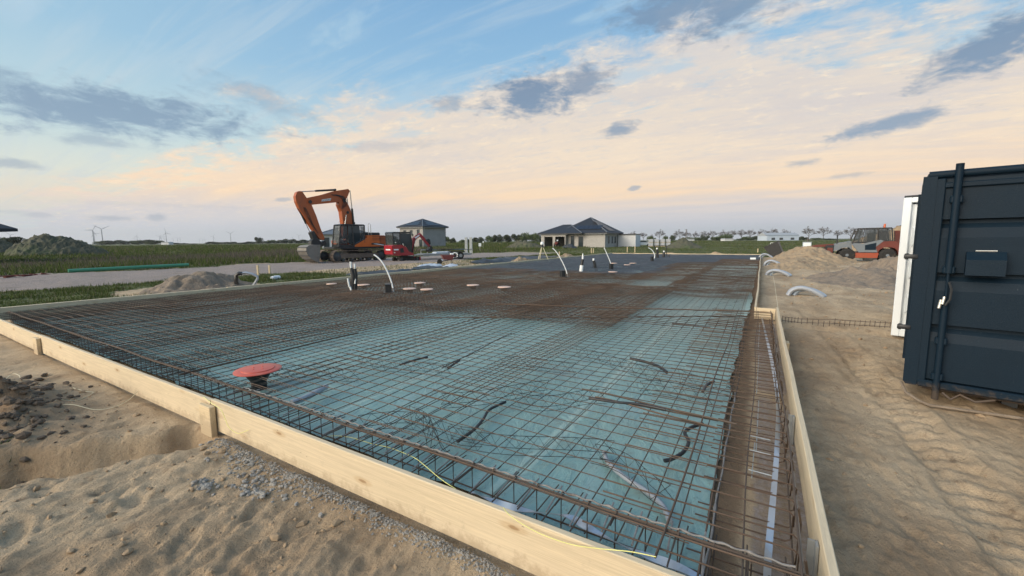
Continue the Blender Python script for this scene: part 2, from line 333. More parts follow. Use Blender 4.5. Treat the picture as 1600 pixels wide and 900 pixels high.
# ------------------------------------------------------------------ mesh builder
class MB:
    def __init__(s): s.v = []; s.f = []; s.sm = []
    def add(s, vs, fs, smooth=False):
        o = len(s.v); s.v += [tuple(x) for x in vs]; s.f += [tuple(i+o for i in q) for q in fs]; s.sm += [smooth]*len(fs); return s
    def box(s, c, sz, rot=None, bev=0.):
        hx, hy, hz = sz[0]/2, sz[1]/2, sz[2]/2
        b = min(bev, hx*.9, hy*.9, hz*.9)
        if b > 0:
            vs = []; fs = []
            idx = {}
            for sx in (-1, 1):
                for sy in (-1, 1):
                    for sz_ in (-1, 1):
                        for ax in range(3):
                            p = [sx*(hx-b), sy*(hy-b), sz_*(hz-b)]; p[ax] += (sx, sy, sz_)[ax]*b
                            idx[(sx, sy, sz_, ax)] = len(vs); vs.append(Vector(p))
            for ax in range(3):
                o1, o2 = [a for a in range(3) if a != ax]
                for sg in (-1, 1):
                    q = []
                    for (a, c2) in ((-1, -1), (1, -1), (1, 1), (-1, 1)):
                        k = [0, 0, 0]; k[ax] = sg; k[o1] = a; k[o2] = c2; q.append(idx[(*k, ax)])
                    if (sg > 0) == (ax == 1): q.reverse()
                    fs.append(q)
            for ax in range(3):                         # edges along ax
                o1, o2 = [a for a in range(3) if a != ax]
                for a in (-1, 1):
                    for c2 in (-1, 1):
                        k0 = [0, 0, 0]; k0[ax] = -1; k0[o1] = a; k0[o2] = c2
                        k1 = list(k0); k1[ax] = 1
                        fs.append([idx[(*k0, o1)], idx[(*k1, o1)], idx[(*k1, o2)], idx[(*k0, o2)]])
            for sx in (-1, 1):
                for sy in (-1, 1):
                    for sz_ in (-1, 1): fs.append([idx[(sx, sy, sz_, a)] for a in range(3)])
        else:
            vs = [Vector((x*hx, y*hy, z*hz)) for x in (-1, 1) for y in (-1, 1) for z in (-1, 1)]
            fs = [(0, 1, 3, 2), (4, 6, 7, 5), (0, 4, 5, 1), (2, 3, 7, 6), (0, 2, 6, 4), (1, 5, 7, 3)]
        if rot is not None: vs = [rot @ v for v in vs]
        c = Vector(c); return s.add([v+c for v in vs], fs)
    def tube(s, pts, r, n=6, cap=True, smooth=True):
        pts = [Vector(p) for p in pts]; rs = r if isinstance(r, (list, tuple)) else [r]*len(pts)
        vs = []; fs = []; ref = None
        for i, p in enumerate(pts):
            t = (pts[min(i+1, len(pts)-1)] - pts[max(i-1, 0)])
            if t.length < 1e-9: t = Vector((0, 0, 1))
            t.normalize()
            if ref is None: ref = Vector((0, 0, 1)) if abs(t.z) < .9 else Vector((1, 0, 0))
            a = t.cross(ref)
            if a.length < 1e-4: a = t.cross(Vector((1, 0, .3)))
            a.normalize(); b = t.cross(a); ref = -b if False else ref
            for k in range(n):
                an = 2*PI*k/n; vs.append(p + (a*math.cos(an)+b*math.sin(an))*rs[i])
        for i in range(len(pts)-1):
            for k in range(n):
                k2 = (k+1) % n; fs.append((i*n+k, i*n+k2, (i+1)*n+k2, (i+1)*n+k))
        if cap: fs.append(tuple(range(n-1, -1, -1))); fs.append(tuple((len(pts)-1)*n+k for k in range(n)))
        return s.add(vs, fs, smooth)
    def lathe(s, prof, c=(0, 0, 0), axis='Z', n=20, smooth=True):
        vs = []; fs = []
        for r, h in prof:
            for k in range(n):
                an = 2*PI*k/n; x, y = r*math.cos(an), r*math.sin(an)
                vs.append({'Z': (x, y, h), 'Y': (x, h, y), 'X': (h, x, y)}[axis])
        for i in range(len(prof)-1):
            for k in range(n):
                k2 = (k+1) % n; fs.append((i*n+k, i*n+k2, (i+1)*n+k2, (i+1)*n+k))
        fs.append(tuple(range(n-1, -1, -1))); fs.append(tuple((len(prof)-1)*n+k for k in range(n)))
        c = Vector(c); return s.add([Vector(v)+c for v in vs], fs, smooth)
    def prism(s, poly, y0, y1):                       # polygon in XZ, between y0 and y1
        n = len(poly); vs = [(x, y0, z) for x, z in poly]+[(x, y1, z) for x, z in poly]
        fs = [tuple(range(n)), tuple(range(2*n-1, n-1, -1))]+[(i, i+n, (i+1) % n+n, (i+1) % n) for i in range(n)]
        return s.add(vs, fs)
    def poly(s, pts): return s.add(pts, [tuple(range(len(pts)))])
    def build(s, name, m, parent=None, recalc=True):
        me = bpy.data.meshes.new(name); me.from_pydata(s.v, [], s.f); me.materials.append(m)
        me.polygons.foreach_set('use_smooth', s.sm)
        if recalc and len(s.f) < 60000:
            import bmesh
            bm = bmesh.new(); bm.from_mesh(me); bmesh.ops.recalc_face_normals(bm, faces=bm.faces); bm.to_mesh(me); bm.free()
        me.update()
        if any(s.sm):
            try: me.set_sharp_from_angle(angle=R(50))
            except Exception: pass
        o = bpy.data.objects.new(name, me); COL.objects.link(o)
        if parent: o.parent = parent
        return o
def tag(o, label, cat, group=None, kind=None):
    if label: o['label'] = label
    if cat: o['category'] = cat
    if group: o['group'] = group
    if kind: o['kind'] = kind
    return o
def thing(name, label, cat, loc=(0, 0, 0), rz=0., group=None):
    o = bpy.data.objects.new(name, None); COL.objects.link(o); o.location = loc; o.rotation_euler.z = rz
    o.empty_display_size = .1
    return tag(o, label, cat, group)
def copy_tree(o, parent=None):
    c = o.copy(); COL.objects.link(c)
    if parent: c.parent = parent
    for ch in list(o.children): copy_tree(ch, c)
    return c
ORD = ['first', 'second', 'third', 'fourth', 'fifth', 'sixth', 'seventh', 'eighth', 'ninth', 'tenth', 'eleventh', 'twelfth', 'thirteenth', 'fourteenth', 'fifteenth', 'sixteenth', 'seventeenth', 'eighteenth', 'nineteenth', 'twentieth',
       'twenty-first', 'twenty-second', 'twenty-third', 'twenty-fourth', 'twenty-fifth', 'twenty-sixth', 'twenty-seventh', 'twenty-eighth', 'twenty-ninth', 'thirtieth', 'thirty-first', 'thirty-second', 'thirty-third', 'thirty-fourth', 'thirty-fifth', 'thirty-sixth', 'thirty-seventh', 'thirty-eighth', 'thirty-ninth', 'fortieth']
ROT = lambda ax, deg: Matrix.Rotation(R(deg), 3, ax)

# ------------------------------------------------------------------ terrain
def _hash(ix, iy, s):
    h = (ix.astype(np.int64)*374761393 + iy.astype(np.int64)*668265263 + s*1442695041) & 0x7fffffff
    h = ((h ^ (h >> 13))*1274126177) & 0x7fffffff
    return ((h ^ (h >> 16)) & 0xffff)/65535.
def vn(x, y, s=0):
    ix = np.floor(x); iy = np.floor(y); fx = x-ix; fy = y-iy; fx = fx*fx*(3-2*fx); fy = fy*fy*(3-2*fy)
    a = _hash(ix, iy, s); b = _hash(ix+1, iy, s); c = _hash(ix, iy+1, s); d = _hash(ix+1, iy+1, s)
    return (a*(1-fx)+b*fx)*(1-fy)+(c*(1-fx)+d*fx)*fy - .5
def fbm(x, y, s=0, o=4, g=.5):
    r = 0; a = 1
    for i in range(o): r = r + a*vn(x*2**i, y*2**i, s+i*17); a *= g
    return r
def sst(v, a, b):
    t = np.clip((v-a)/(b-a), 0, 1); return t*t*(3-2*t)
XL, YF, YB = -13.6, 1.62, 43.2                 # slab edges
def height(x, y):
    x = np.asarray(x, float); y = np.asarray(y, float)
    r = np.hypot(x, y)
    h = .07*fbm(x*1.1, y*.6, 1, 4) + np.where(x > .35, .02, .030)*fbm(x*5, y*2.6, 5, 4, .62) + .022*fbm(x*17, y*11, 9, 3, .6)
    q1 = fbm(x*3.1+2, y*2.0, 111, 4, .6); h += np.where(x > .35, .014, .026)*(.25-np.abs(q1))
    mk = sst(fbm(x*1.3, y*1.0, 121, 3), -.12, .2)*np.where(x > .35, .3, .55)
    h += mk*(.020*np.clip(fbm(x*11, y*8, 131, 4, .62)+.04, -.05, .5)+.011*np.abs(fbm(x*26, y*20, 141, 3, .6)))
    st_ = fbm(x*2.2+.8*y, y*.9-1.2*x, 151, 3); h += np.where(x > .35, .005, .011)*np.tanh(14*(st_-.08))*sst(st_, -.1, .1)
    h += np.where(x > .35, .003, .006)*np.tanh(7*fbm(x*6+2*y, y*2.2, 161, 3))
    if x.size > 1000:                                  # boot prints and a tyre track
        rf = np.random.default_rng(3)
        for i_ in range(70):
            if i_ % 2: fx_, fy_ = rf.uniform(-5.5, -.3), rf.uniform(-.1, 1.35)
            else: fx_, fy_ = rf.uniform(.6, 3.4), rf.uniform(1.2, 8.5)
            an_ = rf.uniform(-.6, .6)+(0 if i_ % 2 == 0 else 1.1); k_ = (np.abs(x-fx_) < .3) & (np.abs(y-fy_) < .3)
            if not k_.any(): continue
            u_ = (x[k_]-fx_)*math.cos(an_)+(y[k_]-fy_)*math.sin(an_); v_ = -(x[k_]-fx_)*math.sin(an_)+(y[k_]-fy_)*math.cos(an_)
            d_ = np.sqrt((u_/.052)**2+(v_/.145)**2); h[k_] += -.010*(1-sst(d_, .75, 1.1))*(1+.35*np.sign(np.sin(v_*160)))+.005*np.exp(-((d_-1.35)/.22)**2)
    for tx_ in (1.05, 2.75):
        xc_ = tx_+.20*np.sin(y*.33+tx_*.2); u_ = (x-xc_)/.15; inn_ = (1-sst(np.abs(u_), .8, 1.1))*sst(y, .5, 1.5)*(1-sst(y, 14, 17))
        h += inn_*(-.016+.008*np.sign(np.sin(y*38+np.abs(u_)*2.2)))+.012*np.exp(-((np.abs(u_)-1.25)/.2)**2)*sst(y, .5, 1.5)*(1-sst(y, 14, 17))
    h *= 1/(1+(r/60)**2)
    h += .10*sst(r, 10, 40)*fbm(x*.35, y*.35, 21, 3)/(1+(r/200)**2)
    # ruts on the right side, running with the slab
    h += -.035*np.exp(-((x-1.15-.15*np.sin(y*.8))/.16)**2)*sst(y, .5, 2)*(y < 7)
    h += -.05*np.exp(-((y-9.0-.12*np.sin(x*2))/.18)**2)*(x > .4)
    h += .05*fbm(x*1.6, y*1.1, 31, 4, .6)*sst(y, 10, 14)*(x > .2)*(x < 12)
    # trench running away from the front board
    t = np.clip((1.62-y)/1.15, -1, 3); cx = -3.98-.62*t-.10*t*t+.12*fbm(y*3, y*0, 41, 3)
    wdt = .31+.13*t
    d = np.abs(x-cx)/wdt
    h += -(.44-.07*t)*(1-sst(d, .60, 1.02))*(y < 1.75)*sst(y, -1.6, -.2)*(1+.35*fbm(x*6, y*6, 51, 3))
    # heaped spoil left of the trench
    h += .17*np.exp(-(((x+6.3)/.9)**2+((y-.75)/.33)**2))*(1+1.2*fbm(x*5, y*5, 61, 4, .6))
    # edges of slab: keep flat inside
    xr = np.where(y < 9.42, .34, -.02); ins = sst(x, XL-.3, XL)*(1-sst(x, xr-.03, xr+.05))*sst(y, YF-.12, YF+.02)*(1-sst(y, YB, YB+.3))
    h = h*(1-ins)+ins*(-.03+.006*fbm(x*6, y*6, 71, 3))
    # keep soil just below the board bottoms
    nb = np.exp(-((y-1.5)/.18)**2)*(x < .5)*(x > -15)*(1-ins)
    h = h*(1-.6*nb*(np.abs(x-cx) > wdt*1.2))
    return h
def hz(x, y): return float(height(np.array([x]), np.array([y]))[0])

def zones(x, y):
    n = fbm(x*.4, y*.4, 81, 4, .6)
    road = sst(x+n*1.5, -33.0, -31.5)*(1-sst(x+n*1.2, -22.4, -21.4))*(1-sst(y, 42, 60)) * sst(y, -60, -20)
    grass = 1-sst(x+n*2.0, -33.0, -31.5)
    verge = sst(x, -22.2, -21.4)*(1-sst(x+n*.8, -15.4, -14.9))
    bare = np.exp(-((x+17)**2/6+(y-6.8)**2/5))
    verge *= (1-sst(bare, .2, .6))
    verge = verge*(1-.6*sst(y, 12, 14)*(1-sst(y, 27, 30)))
    grass = np.maximum(grass, verge)
    far = sst(y+n*3, 43.6, 45.5)*(1-sst(x+n*4, 9, 14)*(1-sst(y, 60, 75)))
    grass = np.maximum(grass, far*(1-road))
    grass = np.maximum(grass, sst(x, 34, 42))
    grass = np.maximum(grass, sst(-y, 14, 20))
    soil = .9*sst(x, -.34, -.2)*(1-sst(x+.12*n, -.06, .02))*(y > 1.6)*(y < 44)
    road = np.maximum(road, .55*sst(x+.1*n, -.02, .06)*(1-sst(x, .31, .36))*(y > 1.6)*(y < 9.4)*sst(n, -.3, .0))
    soil = np.maximum(soil, .30*sst(n+.25*np.sin(x*2), .15, .4)*(x < 12)*(x > -13))
    soil = np.maximum(soil, np.exp(-(((x+6.3)/1.1)**2+((y-.75)/.4)**2))*1.2)
    grass = np.maximum(grass, .85*np.exp(-(((x+4.9)/.35)**2+((y-.35)/.18)**2)))
    return np.clip(np.stack([grass, road, soil], -1), 0, 1)

def make_ground():
    rs = [.35]
    while rs[-1] < 9000:
        r = rs[-1]; g = 1.02 if r < .9 else (1.0055 if r < 9 else (1.0085 if r < 45 else (1.02 if r < 400 else 1.08))); rs.append(r*g)
    rs = np.array(rs)
    c = R(-31)
    fine = np.linspace(c-R(66), c+R(66), 520)
    coarse = np.linspace(c+R(66), c+R(294), 90)[1:-1]
    an = np.concatenate([fine, coarse]); nA = len(an); nR = len(rs)
    A, Rr = np.meshgrid(an, rs)
    x = (Rr*np.sin(A)).ravel(); y = (Rr*np.cos(A)).ravel(); z = height(x, y)
    x = np.append(x, 0); y = np.append(y, 0); z = np.append(z, 0.)
    v = np.stack([x, y, z], -1)
    i = np.arange(nR-1)[:, None]*nA; k = np.arange(nA)[None, :]; k2 = (k+1) % nA
    q = np.stack([i+k, i+nA+k, i+nA+k2, i+k2], -1).reshape(-1, 4)
    tr = np.stack([np.full(nA, nR*nA), np.arange(nA), (np.arange(nA)+1) % nA], -1)
    me = bpy.data.meshes.new('ground')
    me.vertices.add(len(v)); me.vertices.foreach_set('co', v.ravel())
    li = np.concatenate([q.ravel(), tr.ravel()]); me.loops.add(len(li)); me.loops.foreach_set('vertex_index', li)
    st = np.concatenate([np.arange(len(q))*4, len(q)*4+np.arange(len(tr))*3]); me.polygons.add(len(st)); me.polygons.foreach_set('loop_start', st)
    me.update(calc_edges=True); me.polygons.foreach_set('use_smooth', [True]*len(st))
    ca = me.color_attributes.new('zone', 'FLOAT_COLOR', 'POINT')
    zc = np.concatenate([zones(x, y), np.ones((len(x), 1))], -1); ca.data.foreach_set('color', zc.ravel())
    # orient upwards
    if me.polygons[10].normal.z < 0: me.flip_normals()
    me.materials.append(MT['ground'])
    o = bpy.data.objects.new('ground', me); COL.objects.link(o); o['kind'] = 'structure'; return o
make_ground()

def tri_cloud(name, P, Hh, Wd, col, mt, lean=.35, label=None, cat=None, tint=.3):
    """upright blades: P (n,3) base points"""
    n = len(P); a = RNG.uniform(0, 2*PI, n); l = RNG.normal(0, lean, (n, 2))*Hh[:, None]
    dx_ = np.cos(a)*Wd/2; dy_ = np.sin(a)*Wd/2
    v = np.empty((n, 3, 3)); v[:, 0] = P; v[:, 0, 0] -= dx_; v[:, 0, 1] -= dy_
    v[:, 1] = P; v[:, 1, 0] += dx_; v[:, 1, 1] += dy_
    v[:, 2] = P; v[:, 2, 0] += l[:, 0]; v[:, 2, 1] += l[:, 1]; v[:, 2, 2] += Hh
    me = bpy.data.meshes.new(name); me.vertices.add(n*3); me.vertices.foreach_set('co', v.ravel())
    me.loops.add(n*3); me.loops.foreach_set('vertex_index', np.arange(n*3)); me.polygons.add(n); me.polygons.foreach_set('loop_start', np.arange(n)*3)
    me.update(calc_edges=True)
    ca = me.color_attributes.new('tint', 'FLOAT_COLOR', 'POINT')
    cc = np.repeat(col*(1+RNG.uniform(-tint, tint, (n, 1))), 3, 0); cc = np.concatenate([np.clip(cc, 0, 1), np.ones((n*3, 1))], -1)
    ca.data.foreach_set('color', cc.ravel()); me.materials.append(mt)
    o = bpy.data.objects.new(name, me); COL.objects.link(o)
    return tag(o, label, cat, None, 'stuff')

def grass_cols(n, mixv):
    g = np.array([[.080, .110, .034], [.058, .080, .028], [.12, .14, .055], [.19, .17, .105], [.13, .11, .09]])
    return g[RNG.choice(5, n, p=mixv)]
# verge grass beside the slab
n = 150000
x = RNG.uniform(-22, -14.6, n); y = RNG.uniform(-8, 46, n); z3 = zones(x, y)
k = (z3[:, 0] > RNG.uniform(.35, .9, n)) & (fbm(x*1.3, y*1.3, 91, 3)+RNG.uniform(-.2, .2, n) > -.22); x, y = x[k], y[k]
hh = RNG.uniform(.04, .13, len(x))*(1+1.4*np.clip(fbm(x*1.1, y*1.1, 95, 3), -.5, 1))
tri_cloud('verge_grass', np.stack([x, y, height(x, y)-.01], -1), hh, RNG.uniform(.015, .035, len(x)), grass_cols(len(x), [.4, .35, .15, .06, .04]), MT['blades'], label='low bright green grass growing between the gravel road and the slab', cat='grass')
# field grass
n = 300000
r = np.exp(RNG.uniform(math.log(30), math.log(420), n)); a = RNG.uniform(R(-95), R(30), n); x = r*np.sin(a); y = r*np.cos(a)
z3 = zones(x, y); k = (z3[:, 0] > .5) & (x < -32) | ((y > 44.5) & (z3[:, 0] > .6)); x, y, r = x[k], y[k], r[k]
nn = fbm(x*.10, y*.10, 101, 4); band = np.exp(-((x+50+4*nn)/9)**2)*(y < 60)
hh = RNG.uniform(.12, .40, len(x))*(1+1.2*nn)*(1+r/350)*(1+.7*band)
hh = hh*(.35+.65*sst(-x-31+y*0, 0, 3)) + 0*hh
col = grass_cols(len(x), [.38, .30, .20, .08, .04]); dry = (RNG.uniform(0, 1, len(x)) < band*.85+.12*(nn > .15)); col[dry] = np.array([.135, .115, .10])
tri_cloud('field_grass', np.stack([x, y, height(x, y)-.02], -1), hh, .02+r*.0011, col, MT['blades'], label='tall rough grass and dead weeds covering the flat field', cat='grass')
# little weeds in the trench mouth, bottom left
n = 900; x = RNG.normal(-4.95, .22, n); y = RNG.normal(.38, .12, n)
tri_cloud('trench_weeds', np.stack([x, y, height(x, y)-.01], -1), RNG.uniform(.02, .07, n), RNG.uniform(.004, .012, n), grass_cols(n, [.6, .3, .1, 0, 0]), MT['blades'], .8, 'small tuft of green weeds at the open end of the trench', 'weeds')

# stones, clods
def rocks(name, pts, sizes, m, label, cat):
    b = MB(); base = [Vector(p).normalized() for p in [(1, 0, 0), (-1, 0, 0), (0, 1, 0), (0, -1, 0), (0, 0, 1), (0, 0, -1)]]
    fs = [(0, 2, 4), (2, 1, 4), (1, 3, 4), (3, 0, 4), (2, 0, 5), (1, 2, 5), (3, 1, 5), (0, 3, 5)]
    for (x, y), s_ in zip(pts, sizes):
        rot = Matrix.Rotation(random.uniform(0, 6), 3, 'Z') @ Matrix.Rotation(random.uniform(0, 6), 3, 'X')
        # one subdivision
        vs = list(base); ed = {}; f2 = []
        def mid(i, j):
            k = (min(i, j), max(i, j))
            if k not in ed: ed[k] = len(vs); vs.append((vs[i]+vs[j]).normalized())
            return ed[k]
        for i, j, k_ in fs:
            a_, b_, c_ = mid(i, j), mid(j, k_), mid(k_, i); f2 += [(i, a_, c_), (a_, j, b_), (c_, b_, k_), (a_, b_, c_)]
        c = Vector((x, y, hz(x, y)+s_*.2))
        b.add([c + rot @ (Vector((v.x, v.y*.75, v.z*.6))*s_*random.uniform(.7, 1.15)) for v in vs], f2)
    o = b.build(name, m, recalc=False); return tag(o, label, cat, None, 'stuff')
pts = []; sz = []
for i in range(2600):
    x = random.uniform(-2.75, -.9) if i % 3 else random.uniform(-4.0, -2.6)
    y = 1.60-abs(random.gauss(0, .055))-.03*random.random()
    pts.append((x, y)); sz.append(random.choice((.004, .006, .008, .011)))
for i in range(420):
    k_ = random.choice(((-3.05, 1.38, .16, .05), (-2.75, 1.30, .10, .03), (-3.3, 1.48, .2, .03), (-2.6, 1.42, .2, .05), (-3.1, 1.18, .06, .02)))
    pts.append((random.gauss(k_[0], k_[2]), random.gauss(k_[1], k_[3]))); sz.append(random.choice((.006, .009, .013, .02)))
rocks('gravel', pts, sz, MT['stone'], 'loose grey gravel spilled along the foot of the near board', 'gravel')
pts = []; sz = []
for i in range(900):
    x = random.gauss(-6.4, .65); y = random.gauss(.72, .22); pts.append((x, y)); sz.append(abs(random.gauss(.004, .022))+.005)
rocks('soil_clods', pts, sz, MT['clod'], 'heap of dark broken soil clods at the left edge', 'soil')
pts = []; sz = []
for i in range(2200):
    if random.random() < .35: x = random.uniform(-7, .2); y = random.uniform(-.2, 1.5)
    else: x = random.uniform(.4, 9); y = random.uniform(1, 34)
    pts.append((x, y)); sz.append(abs(random.gauss(0, .011))*(1+y*.06)+.003)
rocks('sand_crumbs', pts, sz, mat('sand_crumb', (.30, .22, .14), .95, 0, .4, 9), 'crumbs of sandy soil strewn over the trodden ground', 'soil')

# heaps
def mound(name, cx, cy, rx, ry, h, m, label, rz=0., seed=0, rough=.25, peak=1.6, n=90, kind=None, cat='heap'):
    g = np.linspace(-1.25, 1.25, n); X, Y = np.meshgrid(g, g); X = X.ravel(); Y = Y.ravel()
    d = np.hypot(X, Y)*(1+.22*fbm(X*1.7+5, Y*1.7, seed, 3))
    Z = np.clip(1-d**peak, -.15, 1)
    sc = max(rx, ry)
    Z = h*(Z*(1+rough*1.3*fbm(X*2.4, Y*2.4, seed+3, 4)) + (Z > -.1)*rough*.55*fbm(X*sc*2.2, Y*sc*2.2, seed+9, 4, .6)*np.clip(Z*4+.3, 0, 1)) - .02*h
    c, s_ = math.cos(rz), math.sin(rz); lx, ly = X*rx, Y*ry
    v = np.stack([lx*c-ly*s_, lx*s_+ly*c, Z], -1)
    i = np.arange(n-1)[:, None]*n+np.arange(n-1)[None, :]; i = i.ravel()
    keep = (Z[i] > -.16*h) ; i = i[keep]
    q = np.stack([i, i+1, i+n+1, i+n], -1)
    me = bpy.data.meshes.new(name); me.from_pydata(v.tolist(), [], q.tolist()); me.polygons.foreach_set('use_smooth', [True]*len(q)); me.materials.append(m); me.update()
    o = bpy.data.objects.new(name, me); COL.objects.link(o); o.location = (cx, cy, min(0, hz(cx, cy))-.03)
    return tag(o, label, cat, None, kind)
mound('sand_heap', -17.0, 6.9, 1.2, 1.75, .62, MT['sandg'], 'low brown sand heap left of the slab behind the two bent grey ducts', 0, 3, .5, 1.3)
mound('sand_heap', 3.0, 36.2, 2.6, 4.6, 1.15, MT['sand'], 'tall pale sand heap in front of the loader arm', 0, 11, .25, 1.5)
mound('sand_heap', 1.9, 30.5, 1.9, 5.5, .55, MT['sand'], 'long low sand heap right of the pale ducts', -.05, 15, .4, 1.4)
mound('spoil_heap', 3.6, 20.0, 2.4, 3.2, .42, MT['sandg'], 'grey stony spoil heap between ducts and containers', .1, 17, .6, 1.4)
mound('spoil_heap', 6.0, 27.5, 1.6, 2.4, .75, MT['sandg'], 'dark spoil heap in front of the loader rear wheel', .1, 19, .5, 1.4)
mound('sand_heap', 16.5, 66, 8.5, 9, 4.2, MT['sand'], 'brown sand hill rising behind the loader cab', .1, 23, .25, 1.3)
mound('earth_mound', -88, 18.5, 4.6, 5.6, 2.9, MT['topsoil'], 'big weed-grown earth mound on the field at far left', -.15, 27, .32, 1.7, 140)
mound('earth_mound', -119, 16.0, 5, 5, 2.9, MT['topsoil'], 'dark earth mound cut off by the left picture edge', 0, 29, .4, 1.8, 110)
mound('earth_mound', -43.5, 78, 4.6, 4.0, 1.6, MT['topsoil'], 'grey-brown earth mound in front of the garage openings', 0, 31, .5, 1.4)
mound('gravel_heap', -12.9, 85, 3.6, 3.2, 2.1, MT['topsoil'], 'cone-shaped dark gravel heap beyond the far slab edge', 0, 33, .2, 1.15)
mound('sand_heap', -14.9, 26.0, .7, 1.7, .50, MT['sand'], 'small light sand heap at the left slab edge near the junk', 0, 37, .4, 1.4)
mound('sand_heap', -14.8, 34.2, .8, 2.6, .42, MT['sand'], 'small sand heap under the surveying tripod', 0, 39, .4, 1.4)
mound('sand_heap', -8.3, 46.2, 1.6, 1.0, .35, MT['sand'], 'little pale sand heap just beyond the far board, left one', 0, 41, .3, 1.4)
mound('sand_heap', -3.9, 45.6, 1.1, .9, .38, MT['sand'], 'little grey sand heap just beyond the far board, right one', 0, 43, .3, 1.4)

# ------------------------------------------------------------------ foundation: film, boards
def sheet(name, x0, x1, y0, y1, z, m, label, cat, nx=80, ny=200, amp=.012, seed=5, edge=.03):
    gx = np.linspace(0, 1, nx); gy = y0+(y1-y0)*np.linspace(0, 1, ny)**2.0
    X, Y = np.meshgrid(gx, gy); xr_ = np.where(gy < 9.4, x1, x1+.04)[:, None]; X = x0+(xr_-x0)*X; gx = X[0]; X2 = X.copy(); Y2 = Y.copy()
    X2[:, -1] += edge*2*fbm(gy*1.7, gy*0, seed, 4); X2[:, 0] += edge*2*fbm(gy*1.7, gy*0+4, seed, 4)
    Y2[0, :] += edge*2.4*fbm(gx*2.7, gx*0+7, seed, 4)
    Z = z+amp*fbm(X*1.5, Y*1.1, seed, 4, .55)+amp*.5*np.abs(fbm(X*3+Y, Y*2-X, seed+5, 3))
    v = np.stack([X2.ravel(), Y2.ravel(), Z.ravel()], -1); i = (np.arange(ny-1)[:, None]*nx+np.arange(nx-1)[None, :]).ravel()
    q = np.stack([i, i+1, i+nx+1, i+nx], -1)
    me = bpy.data.meshes.new(name); me.from_pydata(v.tolist(), [], q.tolist()); me.polygons.foreach_set('use_smooth', [True]*len(q)); me.materials.append(m); me.update()
    o = bpy.data.objects.new(name, me); COL.objects.link(o); return tag(o, label, cat)
sheet('plastic_film', -13.45, -.2, 1.98, 43.05, .02, MT['film'], 'pale teal plastic film lying over the ground under the reinforcement', 'plastic film', 160, 320)

def board(p0, p1, h, z0, th, label, m='wood', seg=60, wav=.003):
    """a plank on edge; local X runs along it"""
    p0 = Vector(p0); p1 = Vector(p1); L = (p1-p0).length; rz = math.atan2(p1.y-p0.y, p1.x-p0.x)
    b = MB(); vs = []; fs = []
    for i in range(seg+1):
        x = L*i/seg; dyy = wav*math.sin(x*1.3+p0.x)+wav*.5*math.sin(x*3.1); dzz = .004*math.sin(x*.9+1)
        c = .004
        for (yy_, zz) in ((-th/2, c), (-th/2+c, 0), (th/2-c, 0), (th/2, c), (th/2, h-c), (th/2-c, h), (-th/2+c, h), (-th/2, h-c)):
            vs.append((x, yy_+dyy, zz+dzz))
    for i in range(seg):
        for k in range(8): fs.append((i*8+k, i*8+(k+1) % 8, i*8+8+(k+1) % 8, i*8+8+k))
    fs.append(tuple(range(8))); fs.append(tuple(range(seg*8+7, seg*8-1, -1)))
    b.add(vs, fs); o = b.build('formwork_board', MT[m]); o.location = (p0.x, p0.y, z0); o.rotation_euler.z = rz
    return tag(o, label, 'board', 'formwork boards round the slab')
FB = [(-13.62, 1.59), (-9.1, 1.60), (-3.98, 1.63), (.345, 1.645)]
for i in range(3):
    a_, b_ = FB[i], FB[i+1]
    board((a_[0]+.003, a_[1], 0), (b_[0]-.003, b_[1], 0), .268, .002, .035, ['pale pine formwork board at the far left end of the near edge', 'middle pine formwork board of the near edge, between the two joint blocks', 'nearest pine formwork board, running out of the bottom of the picture'][i])
board((.318, 1.66, 0), (.318, 9.55, 0), .265, .005, .038, 'pine formwork board along the right edge of the wider near part', seg=80)
ys = [9.42, 14.2, 19.0, 24.0, 29.0, 34.0, 38.5, 43.22]
for i in range(7): board((-.045+.02*(i % 2), ys[i]+.003, 0), (-.045+.02*((i+1) % 2), ys[i+1]-.003, 0), .23, .035, .035, '%s pine board of the right slab edge behind the corner step' % ORD[i], seg=20)
board((-.02, 9.44, 0), (.29, 9.44, 0), .22, .035, .03, 'short pine board closing the corner step on the right', seg=4)
ys = [1.64, 6.2, 10.8, 15.6, 20.4, 25.2, 30, 34.6, 39, 43.22]
for i in range(9): board((XL, ys[i]+.003, 0), (XL, ys[i+1]-.003, 0), .27, .02, .10, '%s pine board of the left slab edge, counted from the near corner' % ORD[i], seg=16)
xs = [-13.6, -9, -4.5, -.06]
for i in range(3): board((xs[i]+.03, 43.25, 0), (xs[i+1]-.003, 43.25, 0), .23, .035, .045, ['left', 'middle', 'right'][i]+' pine board of the far slab edge', seg=10)
def block(x, y, z, sx, sy, sz, label, m='wood2', name='wooden_block', cat='block'):
    b = MB(); b.box((0, 0, 0), (sx, sy, sz), bev=.004); o = b.build(name, MT[m]); o.location = (x, y, z+sz/2); return tag(o, label, cat)
block(-3.98, 1.583, -.03, .19, .045, .265, 'pine joint block nailed over the near board beside the trench')
block(-9.1, 1.555, -.03, .20, .045, .265, 'pine joint block on the near board close to the left picture edge')
block(.36, 6.6, .02, .045, .16, .2, 'small pine block outside the right formwork board')
k = 0
for Y in (5.18, 7.4, 9.6, 12.1, 15.6, 19.8): # cleats on top of left board
    block(XL-.06, Y, .03, .07, .06, .245, '%s small wooden cleat behind the left slab edge' % ORD[k], name='wooden_cleat', cat='cleat'); k += 1
def stake_steel(x, y, h, label):
    b = MB(); b.box((0, 0, h/2), (.012, .05, h)); b.box((-.018, .019, h/2), (.03, .008, h)); o = b.build('steel_stake', MT['galvd']); o.location = (x, y, -.02); return tag(o, label, 'stake')
stake_steel(.286, 2.22, .235, 'nearest grey steel stake inside the right board'); stake_steel(.286, 3.85, .225, 'grey steel stake inside the right board, further from the camera')

